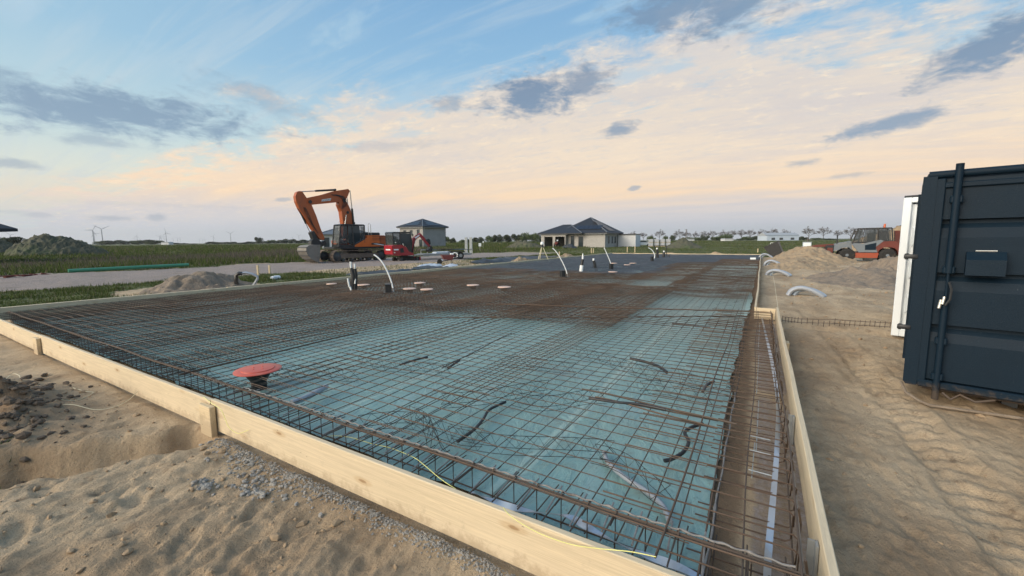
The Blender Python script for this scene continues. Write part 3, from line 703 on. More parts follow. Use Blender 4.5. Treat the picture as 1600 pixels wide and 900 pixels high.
# ------------------------------------------------------------------ reinforcement
def make_mat(mname, nx, ny, sp, seed, r=.0038, m=MT['rust'], xext=.06):
    rnd = random.Random(seed); b = MB(); wX = (nx-1)*sp; L = (ny-1)*sp
    ph = [rnd.uniform(0, 6) for _ in range(4)]
    zf = lambda x, y: .010*math.sin(x*1.9+ph[0])*math.sin(y*.9+ph[1])+.006*math.sin(y*2.3+ph[2])
    for i in range(nx):
        x = i*sp+rnd.gauss(0, .002); pts = [(x+.004*math.sin(y_*1.1+ph[3]+i), y_, zf(x, y_)) for y_ in np.linspace(-.06, L+.06, 13)]
        b.tube(pts, r, 4, True, False)
    for j in range(ny):
        y = j*sp+rnd.gauss(0, .003); pts = [(x_, y+.003*math.sin(x_*2+j), zf(x_, y)+2*r*.9) for x_ in np.linspace(-xext, wX+xext, 7)]
        b.tube(pts, r, 4, True, False)
    me = bpy.data.meshes.new(mname); me.from_pydata(b.v, [], b.f); me.materials.append(m); me.update(); return me
meshes = {('r', s_): make_mat('rebar_mat', 16, 41, .15, 100+s_, m=MT['rust']) for s_ in range(3)}
meshes.update({('d', s_): make_mat('rebar_mat', 16, 41, .15, 200+s_, m=MT['rustd']) for s_ in range(2)})
meshes.update({('t', s_): make_mat('rebar_mat', 16, 41, .15, 500+s_, r=.0028, m=MT[('rust', 'rustd', 'rust')[s_]]) for s_ in range(3)})
meshes.update({('g', s_): make_mat('rebar_mat', 16, 41, .15, 300+s_, r=.0033, m=MT['steel']) for s_ in range(2)})
meshes.update({('f', s_): make_mat('rebar_mat', 23, 61, .10, 400+s_, r=.0036, m=MT[('rust', 'rustd')[s_]]) for s_ in range(2)})
PX, PY = 1.83, 5.03
for layer in (0, 1, 2):
    for rr in range(8):
        for cc in range(7):
            if layer == 1 and rr == 0 and cc < 3: continue
            if layer == 1 and rr == 1 and cc == 0: continue
            if layer == 2 and (rr > 2 or (rr == 0 and cc < 4) or random.random() < .4): continue
            x0 = -.28-2.25-cc*PX+(0 if layer == 0 else -.07+random.uniform(-.03, .03))
            x0 = max(x0, -13.5)
            if rr >= 2 and cc == 0: x0 += .19
            y0 = 1.96+rr*PY+(0 if layer == 0 else .06)+(random.uniform(-.05, .05) if rr else 0)
            y0 = min(y0, 43.05-6.0)
            xc = x0+1.1; yc = y0+3
            grey = yc > 20+max(0, (xc+5)*3.3)
            key = ('g', random.randrange(2)) if grey else (('r', random.randrange(3)) if random.random() < .65 else ('d', random.randrange(2)))
            if rr >= 2 and not grey: key = ('t', random.randrange(3))
            if layer == 1 and rr >= 2 and not grey and random.random() < .10: continue
            if layer == 1 and not grey and rr < 2 and random.random() < .5: key = ('f', random.randrange(2))
            if layer == 2: x0 += random.uniform(-.3, .3); y0 += random.uniform(-.4, .4); x0 = min(max(x0, -13.5), -2.45); y0 = max(y0, 1.96 if cc > 3 else 4.0)
            o = bpy.data.objects.new('rebar_mat', meshes[key]); COL.objects.link(o)
            o.location = (x0, y0, (.195, .075, .168)[layer]+.012*((cc+rr) % 2)); o.rotation_euler.z = (random.gauss(0, .0012) if rr or cc else 0) if layer < 2 else random.gauss(0, .006)
            tag(o, '%s %s steel mat, %s row from near board, %s column from right board' % (('upper', 'lower', 'middle')[layer], 'blue-grey' if grey else 'rusty', ORD[rr], ORD[cc]), 'rebar mat', 'steel mesh mats covering the slab')
# tangled double bars: extra loose bars over the mats
bi = 0
def loose(p0, p1, r, m, label):
    b = MB(); p0 = Vector(p0); p1 = Vector(p1); d = p1-p0
    b.tube([p0+d*t_+Vector((.01*math.sin(t_*7), .012*math.sin(t_*5), .004*math.sin(t_*9))) for t_ in np.linspace(0, 1, 16)], r, 5)
    o = b.build('loose_bar', MT[m]); return tag(o, label, 'steel bar')
loose(gp(910, 608, .22), gp(1150, 662, .22), .009, 'rustd', 'thick rusty bar laid across the mats left of the brown strip, nearer one')
loose(gp(930, 620, .23), gp(1120, 668, .23), .007, 'rust', 'thinner rusty bar just below the thick one across the mats')
loose(gp(760, 475, .23), gp(1178, 487, .23), .012, 'rust', 'long rusty bar lying across the slab level with the corner step')
loose(gp(640, 497, .23), gp(1170, 494, .23), .010, 'rustd', 'long dark bar lying across the slab just nearer than the corner step')
loose(gp(280, 585, .23), gp(560, 520, .23), .010, 'rust', 'rusty bar lying on the mats left behind the red lid')
loose(gp(690, 575, .23), gp(800, 520, .23), .006, 'rustd', 'dark bar on the mats in the middle of the slab')

# edge cages
def front_cage():
    t = thing('rebar_cage', 'cement-dusted cage of bent stirrups behind the near board', 'rebar cage', (0, 0, 0))
    b = MB()
    x = .17
    i = 0
    while x > -13.4:
        j = random.gauss(0, .006); z1 = .20+random.gauss(0, .006); y0 = 1.715+random.gauss(0, .012)
        b.tube([(x, 2.0, z1-.006), (x, y0+.03, z1-.004)], .0042, 5); b.tube([(x+j, 1.96, .045), (x+j, 2.3, .045)], .004, 5)
        if i % 1 == 0: b.tube([(x+.012, 1.985, z1+.02), (x+.012, 1.97, z1+.03), (x+.012, 1.955, z1+.015), (x+.012, 1.955, .03)], .0040, 5)
        x -= .15; i += 1
    b.build('stirrups', MT['rustd'], t)
    for (y, z, r, m) in ((1.945, .222, .0055, 'rust'), (1.972, .216, .005, 'rustd'), (1.98, .05, .005, 'rustd')):
        b = MB(); b.tube([(x_, y+.006*math.sin(x_*2.1+y*9), z+.004*math.sin(x_*3.3+z*30)) for x_ in np.linspace(-13.4, .27, 120)], r, 5); b.build('lengthwise_bar', MT[m], t)
    b = MB(); xs_ = np.arange(-4.2, .2, .012)   # strand crusted with mortar
    b.tube([(x_, 1.99+.003*math.cos(x_*70), .222+.003*math.sin(x_*70)) for x_ in xs_], [.0042+.006*max(0, noise.noise(Vector((x_*14, 0, 0))))+.001*random.random() for x_ in xs_], 6); b.build('crusted_strand', MT['dusty'], t)
    # pale stubs pointing at the board
    x = -.13
    while x > -4.2:
        b = MB(); b.tube([(x-.03, 2.06, .206), (x-.015, 1.80+random.uniform(-.03, .04), .196)], .0048, 5); b.build('bar_end', MT['dusty'], t); x -= .15
front_cage()
def right_cage():
    t = thing('rebar_cage', 'narrow cage of hooked bars along the right board, over the brown strip', 'rebar cage', (0, 0, 0))
    b = MB(); y = 1.82
    while y < 9.35:
        j = random.gauss(0, .008); z = .212+random.gauss(0, .006); xe = .225+random.gauss(0, .012)
        b.tube([(-.75+random.gauss(0, .04), y+j, z), (xe-.02, y+j, z), (xe, y+j, z-.02), (xe-.005, y+j, .06), (xe-.03, y+j, .045), (-.25, y+j, .045)], .0045, 5)
        y += .15 if y < 5 else .13
    b.build('hooked_bars', MT['rust'], t)
    for (x, z, r, m) in ((-.33, .222, .006, 'rust'), (-.17, .20, .005, 'rust'), (.0, .205, .0045, 'rustd'), (.22, .222, .0055, 'rustd'), (.21, .06, .005, 'rustd'), (-.15, .055, .006, 'rustd'), (.235, .15, .005, 'dusty')):
        b = MB(); b.tube([(x+.010*math.sin(y_*1.7+x*9), y_, z+.005*math.sin(y_*2.3+z*40)) for y_ in np.linspace(1.75, 9.4, 90)], r, 5); b.build('lengthwise_bar', MT[m], t)
    ya = np.arange(1.85, 4.6, .012); b = MB()
    b.tube([(-.152+.004*math.sin(y_*9), y_, .068) for y_ in ya], [.005+.011*max(0, noise.noise(Vector((y_*9, 3, 0)))) for y_ in ya], 6); b.build('crusted_bar', MT['dusty'], t)
    for y0 in (2.05, 2.45, 3.0, 3.6, 4.7, 5.9): b = MB(); b.tube([(.23, y0, .23), (.245, y0+.02, .14), (.24, y0, .03)], .006, 5); b.build('hook', MT['rustd'], t)
    b = MB()
    for y0, y1, x_ in ((2.9, 3.45, 0.02), (3.3, 4.4, .04), (4.6, 6.2, .03), (6.5, 8.6, .03)): b.tube([(x_, y0, .10), (x_+.01, y1, .10)], .0035, 4)
    for y0 in (3.0, 3.3, 3.55): b.tube([(.0, y0, .10), (.13, y0-.01, .10)], .0035, 4)
    b.build('thin_spacer_rods', MT['alu'], t)
right_cage()

# lattice spacers (zigzag wire trestles)
def lattice(p0, p1, bend, label, h=.12, z0=.20, m='blackwire'):
    p0 = Vector((p0[0], p0[1], 0)); p1 = Vector((p1[0], p1[1], 0)); d = p1-p0; L = d.length; nrm = Vector((-d.y, d.x, 0)).normalized()
    t = thing('wire_spacer', label, 'wire spacer', (p0.x, p0.y, z0-.13), 0, 'zigzag wire spacers between the mats')
    n = int(L/.085); f = lambda u: d*u+nrm*bend*math.sin(u*PI*1.6)
    b = MB(); b2 = MB(); b.tube([f(u)+Vector((0, 0, h+.05)) for u in np.linspace(0, 1, 14)], .0025, 4)
    for s_ in (-.05, .05):
        b2.tube([f(u)+nrm*s_+Vector((0, 0, .05)) for u in np.linspace(0, 1, 14)], .0025, 4)
    z = []; z2 = []
    for i in range(n+1):
        u = i/n; tp = i % 2
        z.append(f(u)+(nrm*-.0 + Vector((0, 0, h+.05)) if tp else nrm*.05+Vector((0, 0, .05))))
        z2.append(f(u)+(Vector((0, 0, h+.05)) if not tp else nrm*-.05+Vector((0, 0, .05))))
    b3 = MB(); b3.tube(z, .0022, 4); b3.tube(z2, .0022, 4)
    b.build('top_wire', MT[m], t); b2.build('foot_wires', MT[m], t); b3.build('zigzag_wire', MT[m], t)
LT = [((560, 655), (760, 665)), ((700, 672), (960, 700)), ((930, 700), (1055, 760)), ((640, 640), (700, 690)), ((800, 615), (950, 620)), ((900, 545), (1040, 585)), ((1060, 580), (1140, 605)), ((420, 575), (560, 580)), ((780, 560), (900, 570)),
      ((300, 545), (420, 560)), ((560, 560), (700, 575)), ((1000, 600), (1110, 610)), ((240, 560), (330, 580)), ((690, 620), (860, 600))]
for i, (a_, b_) in enumerate(LT):
    A = gp(*a_, .18); B = gp(*b_, .18); lattice(A, B, random.uniform(-.12, .12), 'zigzag black wire spacer on the mats, %s nearest to the camera' % ORD[i] if i else 'zigzag black wire spacer standing behind the nearest board joint', z0=.17)

# conduits lying on the film / mats
def pipe(name, pts, r, m, label, cat, z=None, n=8, corr=False, seg=None):
    P = [Vector(p) for p in pts]; out = []
    k = seg or 10
    for i in range(len(P)-1):
        a = P[max(i-1, 0)]; b_ = P[i]; c = P[i+1]; d = P[min(i+2, len(P)-1)]
        for j in range(k):
            t_ = j/k; out.append(.5*((2*b_)+(c-a)*t_+(2*a-5*b_+4*c-d)*t_*t_+(3*b_-a-3*c+d)*t_**3))
    out.append(P[-1]); rs = [r*(1.12 if (corr and i % 2) else 1) for i in range(len(out))]
    mb = MB(); mb.tube(out, rs, n); o = mb.build(name, MT[m]); return tag(o, label, cat)
G = lambda L, z: [gp(x_, y_, z) for x_, y_ in L]
pipe('corrugated_conduit', G([(1098, 662), (1080, 668), (1070, 676), (1076, 690), (1068, 706), (1050, 717), (1038, 720)], .10), .013, 'corr', 'black corrugated conduit curling in an S near the brown strip', 'conduit', corr=True)
pipe('corrugated_conduit', G([(944, 706), (950, 722), (975, 745), (1010, 768), (1035, 790), (1047, 815)], .06), .016, 'greypipe', 'dull grey conduit curving over the film in the near right corner', 'conduit', corr=True)
pipe('corrugated_conduit', G([(790, 628), (765, 640), (755, 655), (740, 672), (715, 690)], .08), .012, 'corr', 'dark conduit curving over the film in front of the red lid', 'conduit', corr=True)
pipe('corrugated_conduit', G([(985, 560), (1010, 566), (1030, 573), (1042, 582)], .12), .018, 'corr', 'short dark conduit in the middle of the mats', 'conduit')
pipe('corrugated_conduit', G([(920, 622), (960, 628), (1000, 632), (1040, 640)], .24), .012, 'corr', 'black cable lying along the thick rusty bar', 'conduit')
pipe('corrugated_conduit', G([(1098, 612), (1104, 602), (1115, 596)], .20), .014, 'corr', 'short black conduit end beside the brown strip', 'conduit')
pipe('drain_pipe', [gp(456, 629, .12), gp(480, 620, .12), gp(510, 604, .13)], .028, 'greypipe', 'grey drain pipe stub lying under the mats right of the red lid', 'pipe', n=12)
pipe('drain_pipe', G([(625, 570), (650, 562), (668, 558)], .20), .013, 'corr', 'short dark pipe piece on the mats in mid slab', 'pipe')
for i, (a_, b_) in enumerate((((700, 575), (718, 563)), ((840, 500), (862, 492)), ((1050, 505), (1110, 512)))):
    pipe('drain_pipe', G([a_, ((a_[0]+b_[0])/2, (a_[1]+b_[1])/2), b_], .2), .013, 'corr', ['dark pipe end poking out of the mats left of centre', 'dark pipe end poking out of the mats right of centre', 'low dark pipe lying near the corner step'][i], 'pipe')

# flat earthing strips (ribbons)
def ribbon(name, pts, wd, th, m, label, cat):
    P = [Vector(p) for p in pts]; out = []
    for i in range(len(P)-1):
        a = P[max(i-1, 0)]; b_ = P[i]; c = P[i+1]; d = P[min(i+2, len(P)-1)]
        for j in range(10):
            t_ = j/10; out.append(.5*((2*b_)+(c-a)*t_+(2*a-5*b_+4*c-d)*t_*t_+(3*b_-a-3*c+d)*t_**3))
    out.append(P[-1]); vs = []; fs = []
    for i, p in enumerate(out):
        t_ = (out[min(i+1, len(out)-1)]-out[max(i-1, 0)]).normalized(); s_ = Vector((t_.y, -t_.x, 0)).normalized()*wd/2; u_ = Vector((0, 0, th/2))
        til = Vector((0, 0, wd*.35*math.sin(i*.23)))
        vs += [p-s_-u_-til, p+s_-u_+til, p+s_+u_+til, p-s_+u_-til]
    for i in range(len(out)-1):
        for k in range(4): fs.append((i*4+k, i*4+(k+1) % 4, i*4+4+(k+1) % 4, i*4+4+k))
    fs += [(0, 1, 2, 3), tuple(len(vs)-4+k for k in (3, 2, 1, 0))]
    b = MB(); b.add(vs, fs); return tag(b.build(name, MT[m]), label, cat)
ribbon('earthing_strip', [gp(1190, 495, .06), gp(1196, 520, .06), gp(1207, 570, .06), gp(1215, 625, .06), gp(1214, 700, .05), gp(1206, 800, .05), gp(1199, 890, .05), (.10, 1.85, .05)], .032, .004, 'galv', 'shiny flat steel strip running along the brown strip inside the right board', 'metal strip')
ribbon('earthing_strip', [gp(735, 769, .07), gp(755, 776, .08), gp(790, 790, .07), gp(835, 800, .08), gp(885, 806, .10), gp(915, 822, .08), gp(960, 846, .07), gp(1010, 868, .07), gp(1075, 893, .07), (.1, 1.86, .06)], .032, .004, 'galv', 'shiny flat steel strip winding behind the nearest board', 'metal strip')

# strings
def string(pts, label, m='cord', r=.0022):
    return pipe('string', pts, r, m, label, 'string', n=5)
fb = lambda px_, py_, y=1.61: CAM+ray(px_, py_)*((y)/ray(px_, py_).y)
string([fb(488, 695, 2.0), fb(512, 682, 1.98), fb(545, 683, 1.98), fb(580, 693, 1.96), fb(610, 700, 1.95), fb(645, 714, 1.9), fb(662, 726, 1.8), fb(688, 748, 1.70), fb(712, 764, 1.665)], 'green-yellow string draped over the mesh behind the near board')
string([fb(786, 793, 1.60), fb(800, 808, 1.60), fb(840, 832, 1.60), fb(890, 850, 1.60), fb(935, 857, 1.615), fb(985, 862, 1.63), fb(1025, 870, 1.64)], 'yellow string sagging across the face of the nearest board')
string([fb(318, 620, 1.62), fb(332, 631, 1.585), fb(345, 640, 1.553), fb(352, 655, 1.553), fb(358, 668, 1.553), fb(372, 677, 1.575), fb(388, 672, 1.6)], 'yellow string looped over the joint block by the trench')
gz = lambda px_, py_, dz=.012: (lambda p: Vector((p.x, p.y, hz(p.x, p.y)+dz)))(gp(px_, py_, .01))
string([fb(215, 612, 1.6), gz(200, 625), gz(180, 635), gz(150, 641), gz(118, 642), gz(100, 641)], 'pale string running from the board over the sand at left', 'cordw', .003)
string([gz(88, 640), gz(96, 634), gz(120, 628), gz(146, 617), gz(135, 616), gz(115, 612)], 'loose end of pale string curled on the sand at left', 'cordw', .003)
string([gz(6, 608, .05), gz(22, 603, .12), gz(32, 604, .14), gz(34, 609, .10)], 'short pale string tangled in the dark clods', 'cordw', .003)
string([(.33, 9.5, .27), (.36, 12, .25), (.40, 16, .25), (.42, 22, .26)], 'taut pale string strung beyond the corner of the right board', 'cordw', .004)

# ------------------------------------------------------------------ lids, ducts on the slab
def big_lid():
    p = gp(403, 577, .235); t = thing('drain_fitting', 'large drain fitting with bright red lid rising through the mesh near the front', 'drain', (p.x, p.y, .02))
    b = MB(); b.lathe([(.075, 0), (.075, .08), (.085, .10), (.125, .165), (.165, .185), (.17, .2)], n=32); b.build('funnel', MT['black'], t)
    b = MB(); b.lathe([(.215, .203), (.228, .205), (.23, .212), (.224, .217), (.16, .219), (.158, .226), (.15, .228), (.05, .229), (.001, .229)], n=48)
    for k in range(4): b.box((.06*math.cos(k*PI/2+.3), .06*math.sin(k*PI/2+.3), .231), (.02, .008, .006))
    b.build('lid', MT['redcap'], t)
big_lid()
CAPS = [((518, 443), 'dark lid low in the mats, leftmost of the flat lids', 'brick'), ((568, 444.5), 'salmon lid just right of the black twin duct', ''), ((640, 450.5), 'salmon lid, left one of the near pair right of the black box', ''), ((667, 451.5), 'salmon lid, right one of the near pair right of the black box', ''),
        ((656, 441.5), 'salmon lid standing behind the near pair', ''), ((739, 445), 'pale lid in mid slab, left of the last black-necked lid', ''), ((788, 448), 'pale lid with black neck, rightmost in mid slab', ''),
        ((957.6, 424.4), 'whitish lid in front of the far box with white pipe', ''), ((989, 411), 'far whitish lid, rightmost of the far lids', ''), ((959, 411), 'far pale lid behind the box with the white pipe', ''), ((980, 413.5), 'far brownish lid between two whitish ones', '')]
capt = None
for i, ((x_, y_), lb, kk) in enumerate(CAPS):
    p = gp(x_, y_, .245)
    if capt is None:
        capt = t = thing('floor_drain', lb, 'drain', (p.x, p.y, .02), 0, 'flat drain lids on the slab')
        b = MB(); b.lathe([(.09, .10), (.09, .15), (.12, .18), (.15, .204)], n=20); b.build('neck', MT['black'], t)
        b = MB(); b.lathe([(.17, .203), (.19, .206), (.19, .220), (.18, .228), (.10, .231), (.001, .232)], n=28); b.build('lid', MT['orgcap'], t)
    else: t = copy_tree(capt); t.location = (p.x, p.y, .02); t.rotation_euler.z = random.uniform(0, 6)
    t['label'] = lb; s_ = (.85, 1, 1.0, 1.0, 1, 1.03, 1.05, 1.05, 1.1, 1.1, 1.0)[i]; t.scale = (s_, s_, 1)

def duct_group():
    # twin black duct with white pipes
    p = gp(551, 461, .05); d = p.length/ F
    t = thing('riser_duct', 'tall black taped twin duct with two white pipe ends, leftmost on the slab', 'duct', (p.x, p.y, .03)); 
    e = Vector((.70, .72, 0)).normalized()
    b = MB(); b.tube([(0, 0, 0), e*.03+Vector((0, 0, .35)), e*.05+Vector((0, 0, .62)), e*.0+Vector((0, 0, .82))], [.065, .06, .075, .045], 10)
    b.tube([e*.06, e*.09+Vector((0, 0, .35)), e*.11+Vector((0, 0, .6)), e*.10+Vector((0, 0, .8))], [.06, .06, .06, .045], 10); b.build('black_sleeve', MT['black'], t)
    b = MB(); b.tube([e*0+Vector((0, 0, .6)), e*-.01+Vector((0, 0, .9)), e*-.01+Vector((0, 0, 1.0))], .028, 8); b.tube([e*.10+Vector((0, 0, .6)), e*.10+Vector((0, 0, .94))], .026, 8)
    b.tube([Vector((-.02, -.06, .28)), e*.03+Vector((0, -.075, .16)), e*.10+Vector((0, -.07, .05))], .03, 8); b.tube([Vector((0, -.06, .52))+e*-.06, Vector((0, -.06, .28))+e*-.03], .03, 8); b.tube([Vector((0, -.05, .5))+e*.14, Vector((0, -.06, .36))+e*.13], .026, 8)
    b.build('white_pipe', MT['paleduct'], t)
    def boxduct(px_, py_, w_, h_, pts, lb, plane, rad=.022):
        p = gp(px_, py_, .2); t = thing('junction_box', lb, 'junction box', (p.x, p.y, .195), R(-45+90))
        b = MB(); b.box((0, 0, h_/2), (.16, w_, h_), bev=.01); b.box((0, 0, h_-.01), (.18, w_*1.06, .03), bev=.006); b.box((0, 0, .01), (.25, w_*1.5, .02)); b.build('box', MT['black'], t)
        q = [at(a_, b_, plane) for a_, b_ in pts]; mw = Matrix.Rotation(-R(45), 4, 'Z') @ Matrix.Translation(-t.location)
        P = [mw @ v for v in q]
        out = []
        for i in range(len(P)-1):
            a = P[max(i-1, 0)]; bb = P[i]; c = P[i+1]; dd = P[min(i+2, len(P)-1)]
            for j in range(8):
                u = j/8; out.append(.5*((2*bb)+(c-a)*u+(2*a-5*bb+4*c-dd)*u*u+(3*bb-a-3*c+dd)*u**3))
        out.append(P[-1]); b = MB(); b.tube(out, rad, 8); b.build('white_pipe', MT['paleduct'], t)
    fd = lambda p: -(M3.inverted() @ (p-CAM)).z
    boxduct(607, 457, .30, .24, [(615, 456), (612, 442), (606, 426), (598, 411), (590, 402), (584, 398)], 'black box with a tall white pipe bending left, left part of the slab', fd(gp(612, 457, .06))-.12)
    boxduct(879, 433, .22, .26, [(887, 432), (884, 421), (878, 408), (871, 396), (865, 389), (863, 388)], 'black box with a long white pipe bending left, middle of the slab', fd(gp(887, 433, .06))-.1)
    boxduct(955, 421, .16, .28, [(957, 421), (953, 408), (948, 396), (944, 387)], 'small black box with a straight leaning white pipe', fd(gp(956, 421, .06))-.1)
    boxduct(1019, 408, .16, .3, [(1021, 408), (1023, 399), (1019, 391), (1013, 387)], 'far small black box with bent white pipe, left of the black ducts', fd(gp(1020, 407, .06))-.1, .03)
    def riser(px_, py_, r, h_, lean, lb, wrap=None, capw=True):
        p = gp(px_, py_, .05); t = thing('riser_duct', lb, 'duct', (p.x, p.y, .03)); ex = Vector((.80, .6, 0))*lean
        b = MB(); b.tube([ex*0, ex*.5+Vector((0, 0, h_*.4)), ex*.6+Vector((0, 0, h_*.7)), ex+Vector((0, 0, h_))], [r, r, r*.95, r*.9], 10); b.build('sleeve', MT['black'], t)
        if wrap: b = MB(); b.tube([ex*.25+Vector((0, 0, h_*wrap[0])), ex*.55+Vector((0, 0, h_*wrap[1]))], r*1.25, 12); b.build('white_wrap', MT['paleduct'], t)
        if capw: b = MB(); b.tube([ex+Vector((0, 0, h_-.02)), ex*1.0+Vector((0, 0, h_+.1)), ex+Vector((0, 0, h_+.26 if wrap else h_+.1))], [r*.7, r*.65, r*.3], 8); b.build('pipe_end', MT['paleduct'], t)
    riser(907, 429, .068, .72, .10, 'black duct with a white label wrap, middle of the slab', (.15, .62))
    riser(932, 423, .08, .55, -.16, 'black duct leaning left with a pale plugged end')
    riser(1028, 406, .10, .85, -.10, 'far curved black duct, left one of the pair of risers')
    riser(1036.5, 405, .10, .6, .03, 'far upright black duct, right one of the pair of risers')
    riser(1044, 403.5, .10, .28, .03, 'far short black duct stub behind the risers', None, False)
duct_group()
def trestle():
    p = gp(1022, 402, .1); p2 = gp(1041, 402, .1)
    t = thing('pipe_frame', 'thin dark goal-shaped frame beyond the far ducts', 'frame', (0, 0, 0))
    b = MB(); d1 = Vector((p.x, p.y, .05)); d2 = Vector((p2.x, p2.y, .05)); u = Vector((0, 0, 1.05))
    b.tube([d1, d1+u], .035, 6); b.build('upright', MT['blackpaint'], t)
    b = MB(); b.tube([d2, d2+u], .035, 6); b.build('upright', MT['blackpaint'], t)
    b = MB(); b.tube([d1+u, d2+u], .03, 6); b.build('crossbar', MT['blackpaint'], t)
trestle()
o = block(*gp(1176.5, 405.5, .21)[:2], .22, .34, .25, .12, 'white block lying on the far right corner of the mats', 'white', 'foam_block', 'block')

# ------------------------------------------------------------------ arched duct pieces at right
def arch(px_, py_, span, hgt, n, label, rz, m='greypipe', wid=.16):
    p = gp(px_, py_, 0); t = thing('bent_duct', label, 'duct piece', (p.x, p.y, hz(p.x, p.y)-.01), rz, 'bent grey duct pieces left lying on the sand')
    for k in range(n):
        b = MB(); pts = []; rs = []
        for i in range(17):
            u = i/16; x_ = (u-.5)*span*(1-.12*k)+.10*k; zz = hgt*(math.sin(PI*min(1, u**.72)))**.8*(1-.15*k)+.02
            pts.append(Vector((x_, .10*k+.03*math.sin(u*5), zz)))
        # flattened tube
        sec = 10; vs = []; fs = []
        for i, q in enumerate(pts):
            tt = (pts[min(i+1, 16)]-pts[max(i-1, 0)]).normalized(); nn_ = Vector((-tt.z, 0, tt.x))
            for s_ in range(sec): an = 2*PI*s_/sec; vs.append(q+Vector((0, 1, 0))*math.cos(an)*wid*.5+nn_*math.sin(an)*wid*.33)
        for i in range(16):
            for s_ in range(sec): fs.append((i*sec+s_, i*sec+(s_+1) % sec, (i+1)*sec+(s_+1) % sec, (i+1)*sec+s_))
        fs += [tuple(range(sec)), tuple(16*sec+s_ for s_ in range(sec-1, -1, -1))]
        b.add(vs, fs, True); b.build('duct_arc', MT['bluepipe' if k else m], t)
arch(1258, 463, .80, .22, 2, 'nearest arched pale grey duct piece on the sand at right', R(0), wid=.2)
arch(1215, 431, .85, .22, 2, 'second arched duct piece from the camera along the right edge', R(-6), wid=.22)
arch(1207, 416, .85, .30, 2, 'third arched duct piece from the camera, more steeply bent', R(0), wid=.22)
arch(1197, 406, 1.0, .40, 2, 'farthest arched duct piece, at the end of the right board', R(0), wid=.2)
def leftloops():
    p = gp(388, 449, 0); t = thing('bent_duct', 'pair of upright bent duct loops at the left slab edge, one dark, one grey', 'duct piece', (p.x-.1, p.y, .0), R(52))
    def rib(pts, wd, m, th=.05):
        b = MB(); vs = []; fs = []
        for i, q in enumerate(pts):
            q = Vector(q); tt = (Vector(pts[min(i+1, len(pts)-1)])-Vector(pts[max(i-1, 0)])).normalized(); nn_ = Vector((-tt.z, 0, tt.x))
            for s_ in range(8): an = 2*PI*s_/8; vs.append(q+Vector((0, math.cos(an)*wd/2, 0))+nn_*math.sin(an)*th)
        for i in range(len(pts)-1):
            for s_ in range(8): fs.append((i*8+s_, i*8+(s_+1) % 8, i*8+8+(s_+1) % 8, i*8+8+s_))
        fs += [tuple(range(8)), tuple((len(pts)-1)*8+s_ for s_ in range(8))]; b.add(vs, fs, True); return b.build('duct_loop', MT[m], t)
    rib([(-.30, 0, 0), (-.32, 0, .25), (-.30, 0, .45), (-.2, 0, .52), (-.12, 0, .50)], .22, 'corr', .07)
    rib([(-.2, .02, .5), (0, .02, .53), (.2, .02, .47), (.35, .02, .38), (.36, .02, .3), (.25, .02, .12), (.17, .02, .0)], .16, 'greypipe', .045)
leftloops()

# low strip of mesh lying on the sand at right
def low_mesh():
    t = thing('mesh_strip', 'low rusty wire mesh strip standing in the sand beside the white container', 'wire mesh', (0, 0, 0)); b = MB()
    pts = [gp(1222, 503, 0), gp(1250, 506, 0), gp(1300, 509, 0), gp(1345, 512, 0), gp(1390, 516, 0)]
    for z in (.02, .09): b.tube([Vector((p.x, p.y, hz(p.x, p.y)+z)) for p in pts], .005, 4)
    for i in range(24):
        u = i/23*(len(pts)-1.001); k = int(u); q = pts[k].lerp(pts[k+1], u-k); g = hz(q.x, q.y); b.tube([(q.x, q.y, g-.02), (q.x+.004, q.y, g+.11)], .0045, 4)
    b.build('wires', MT['rustd'], t)
low_mesh()

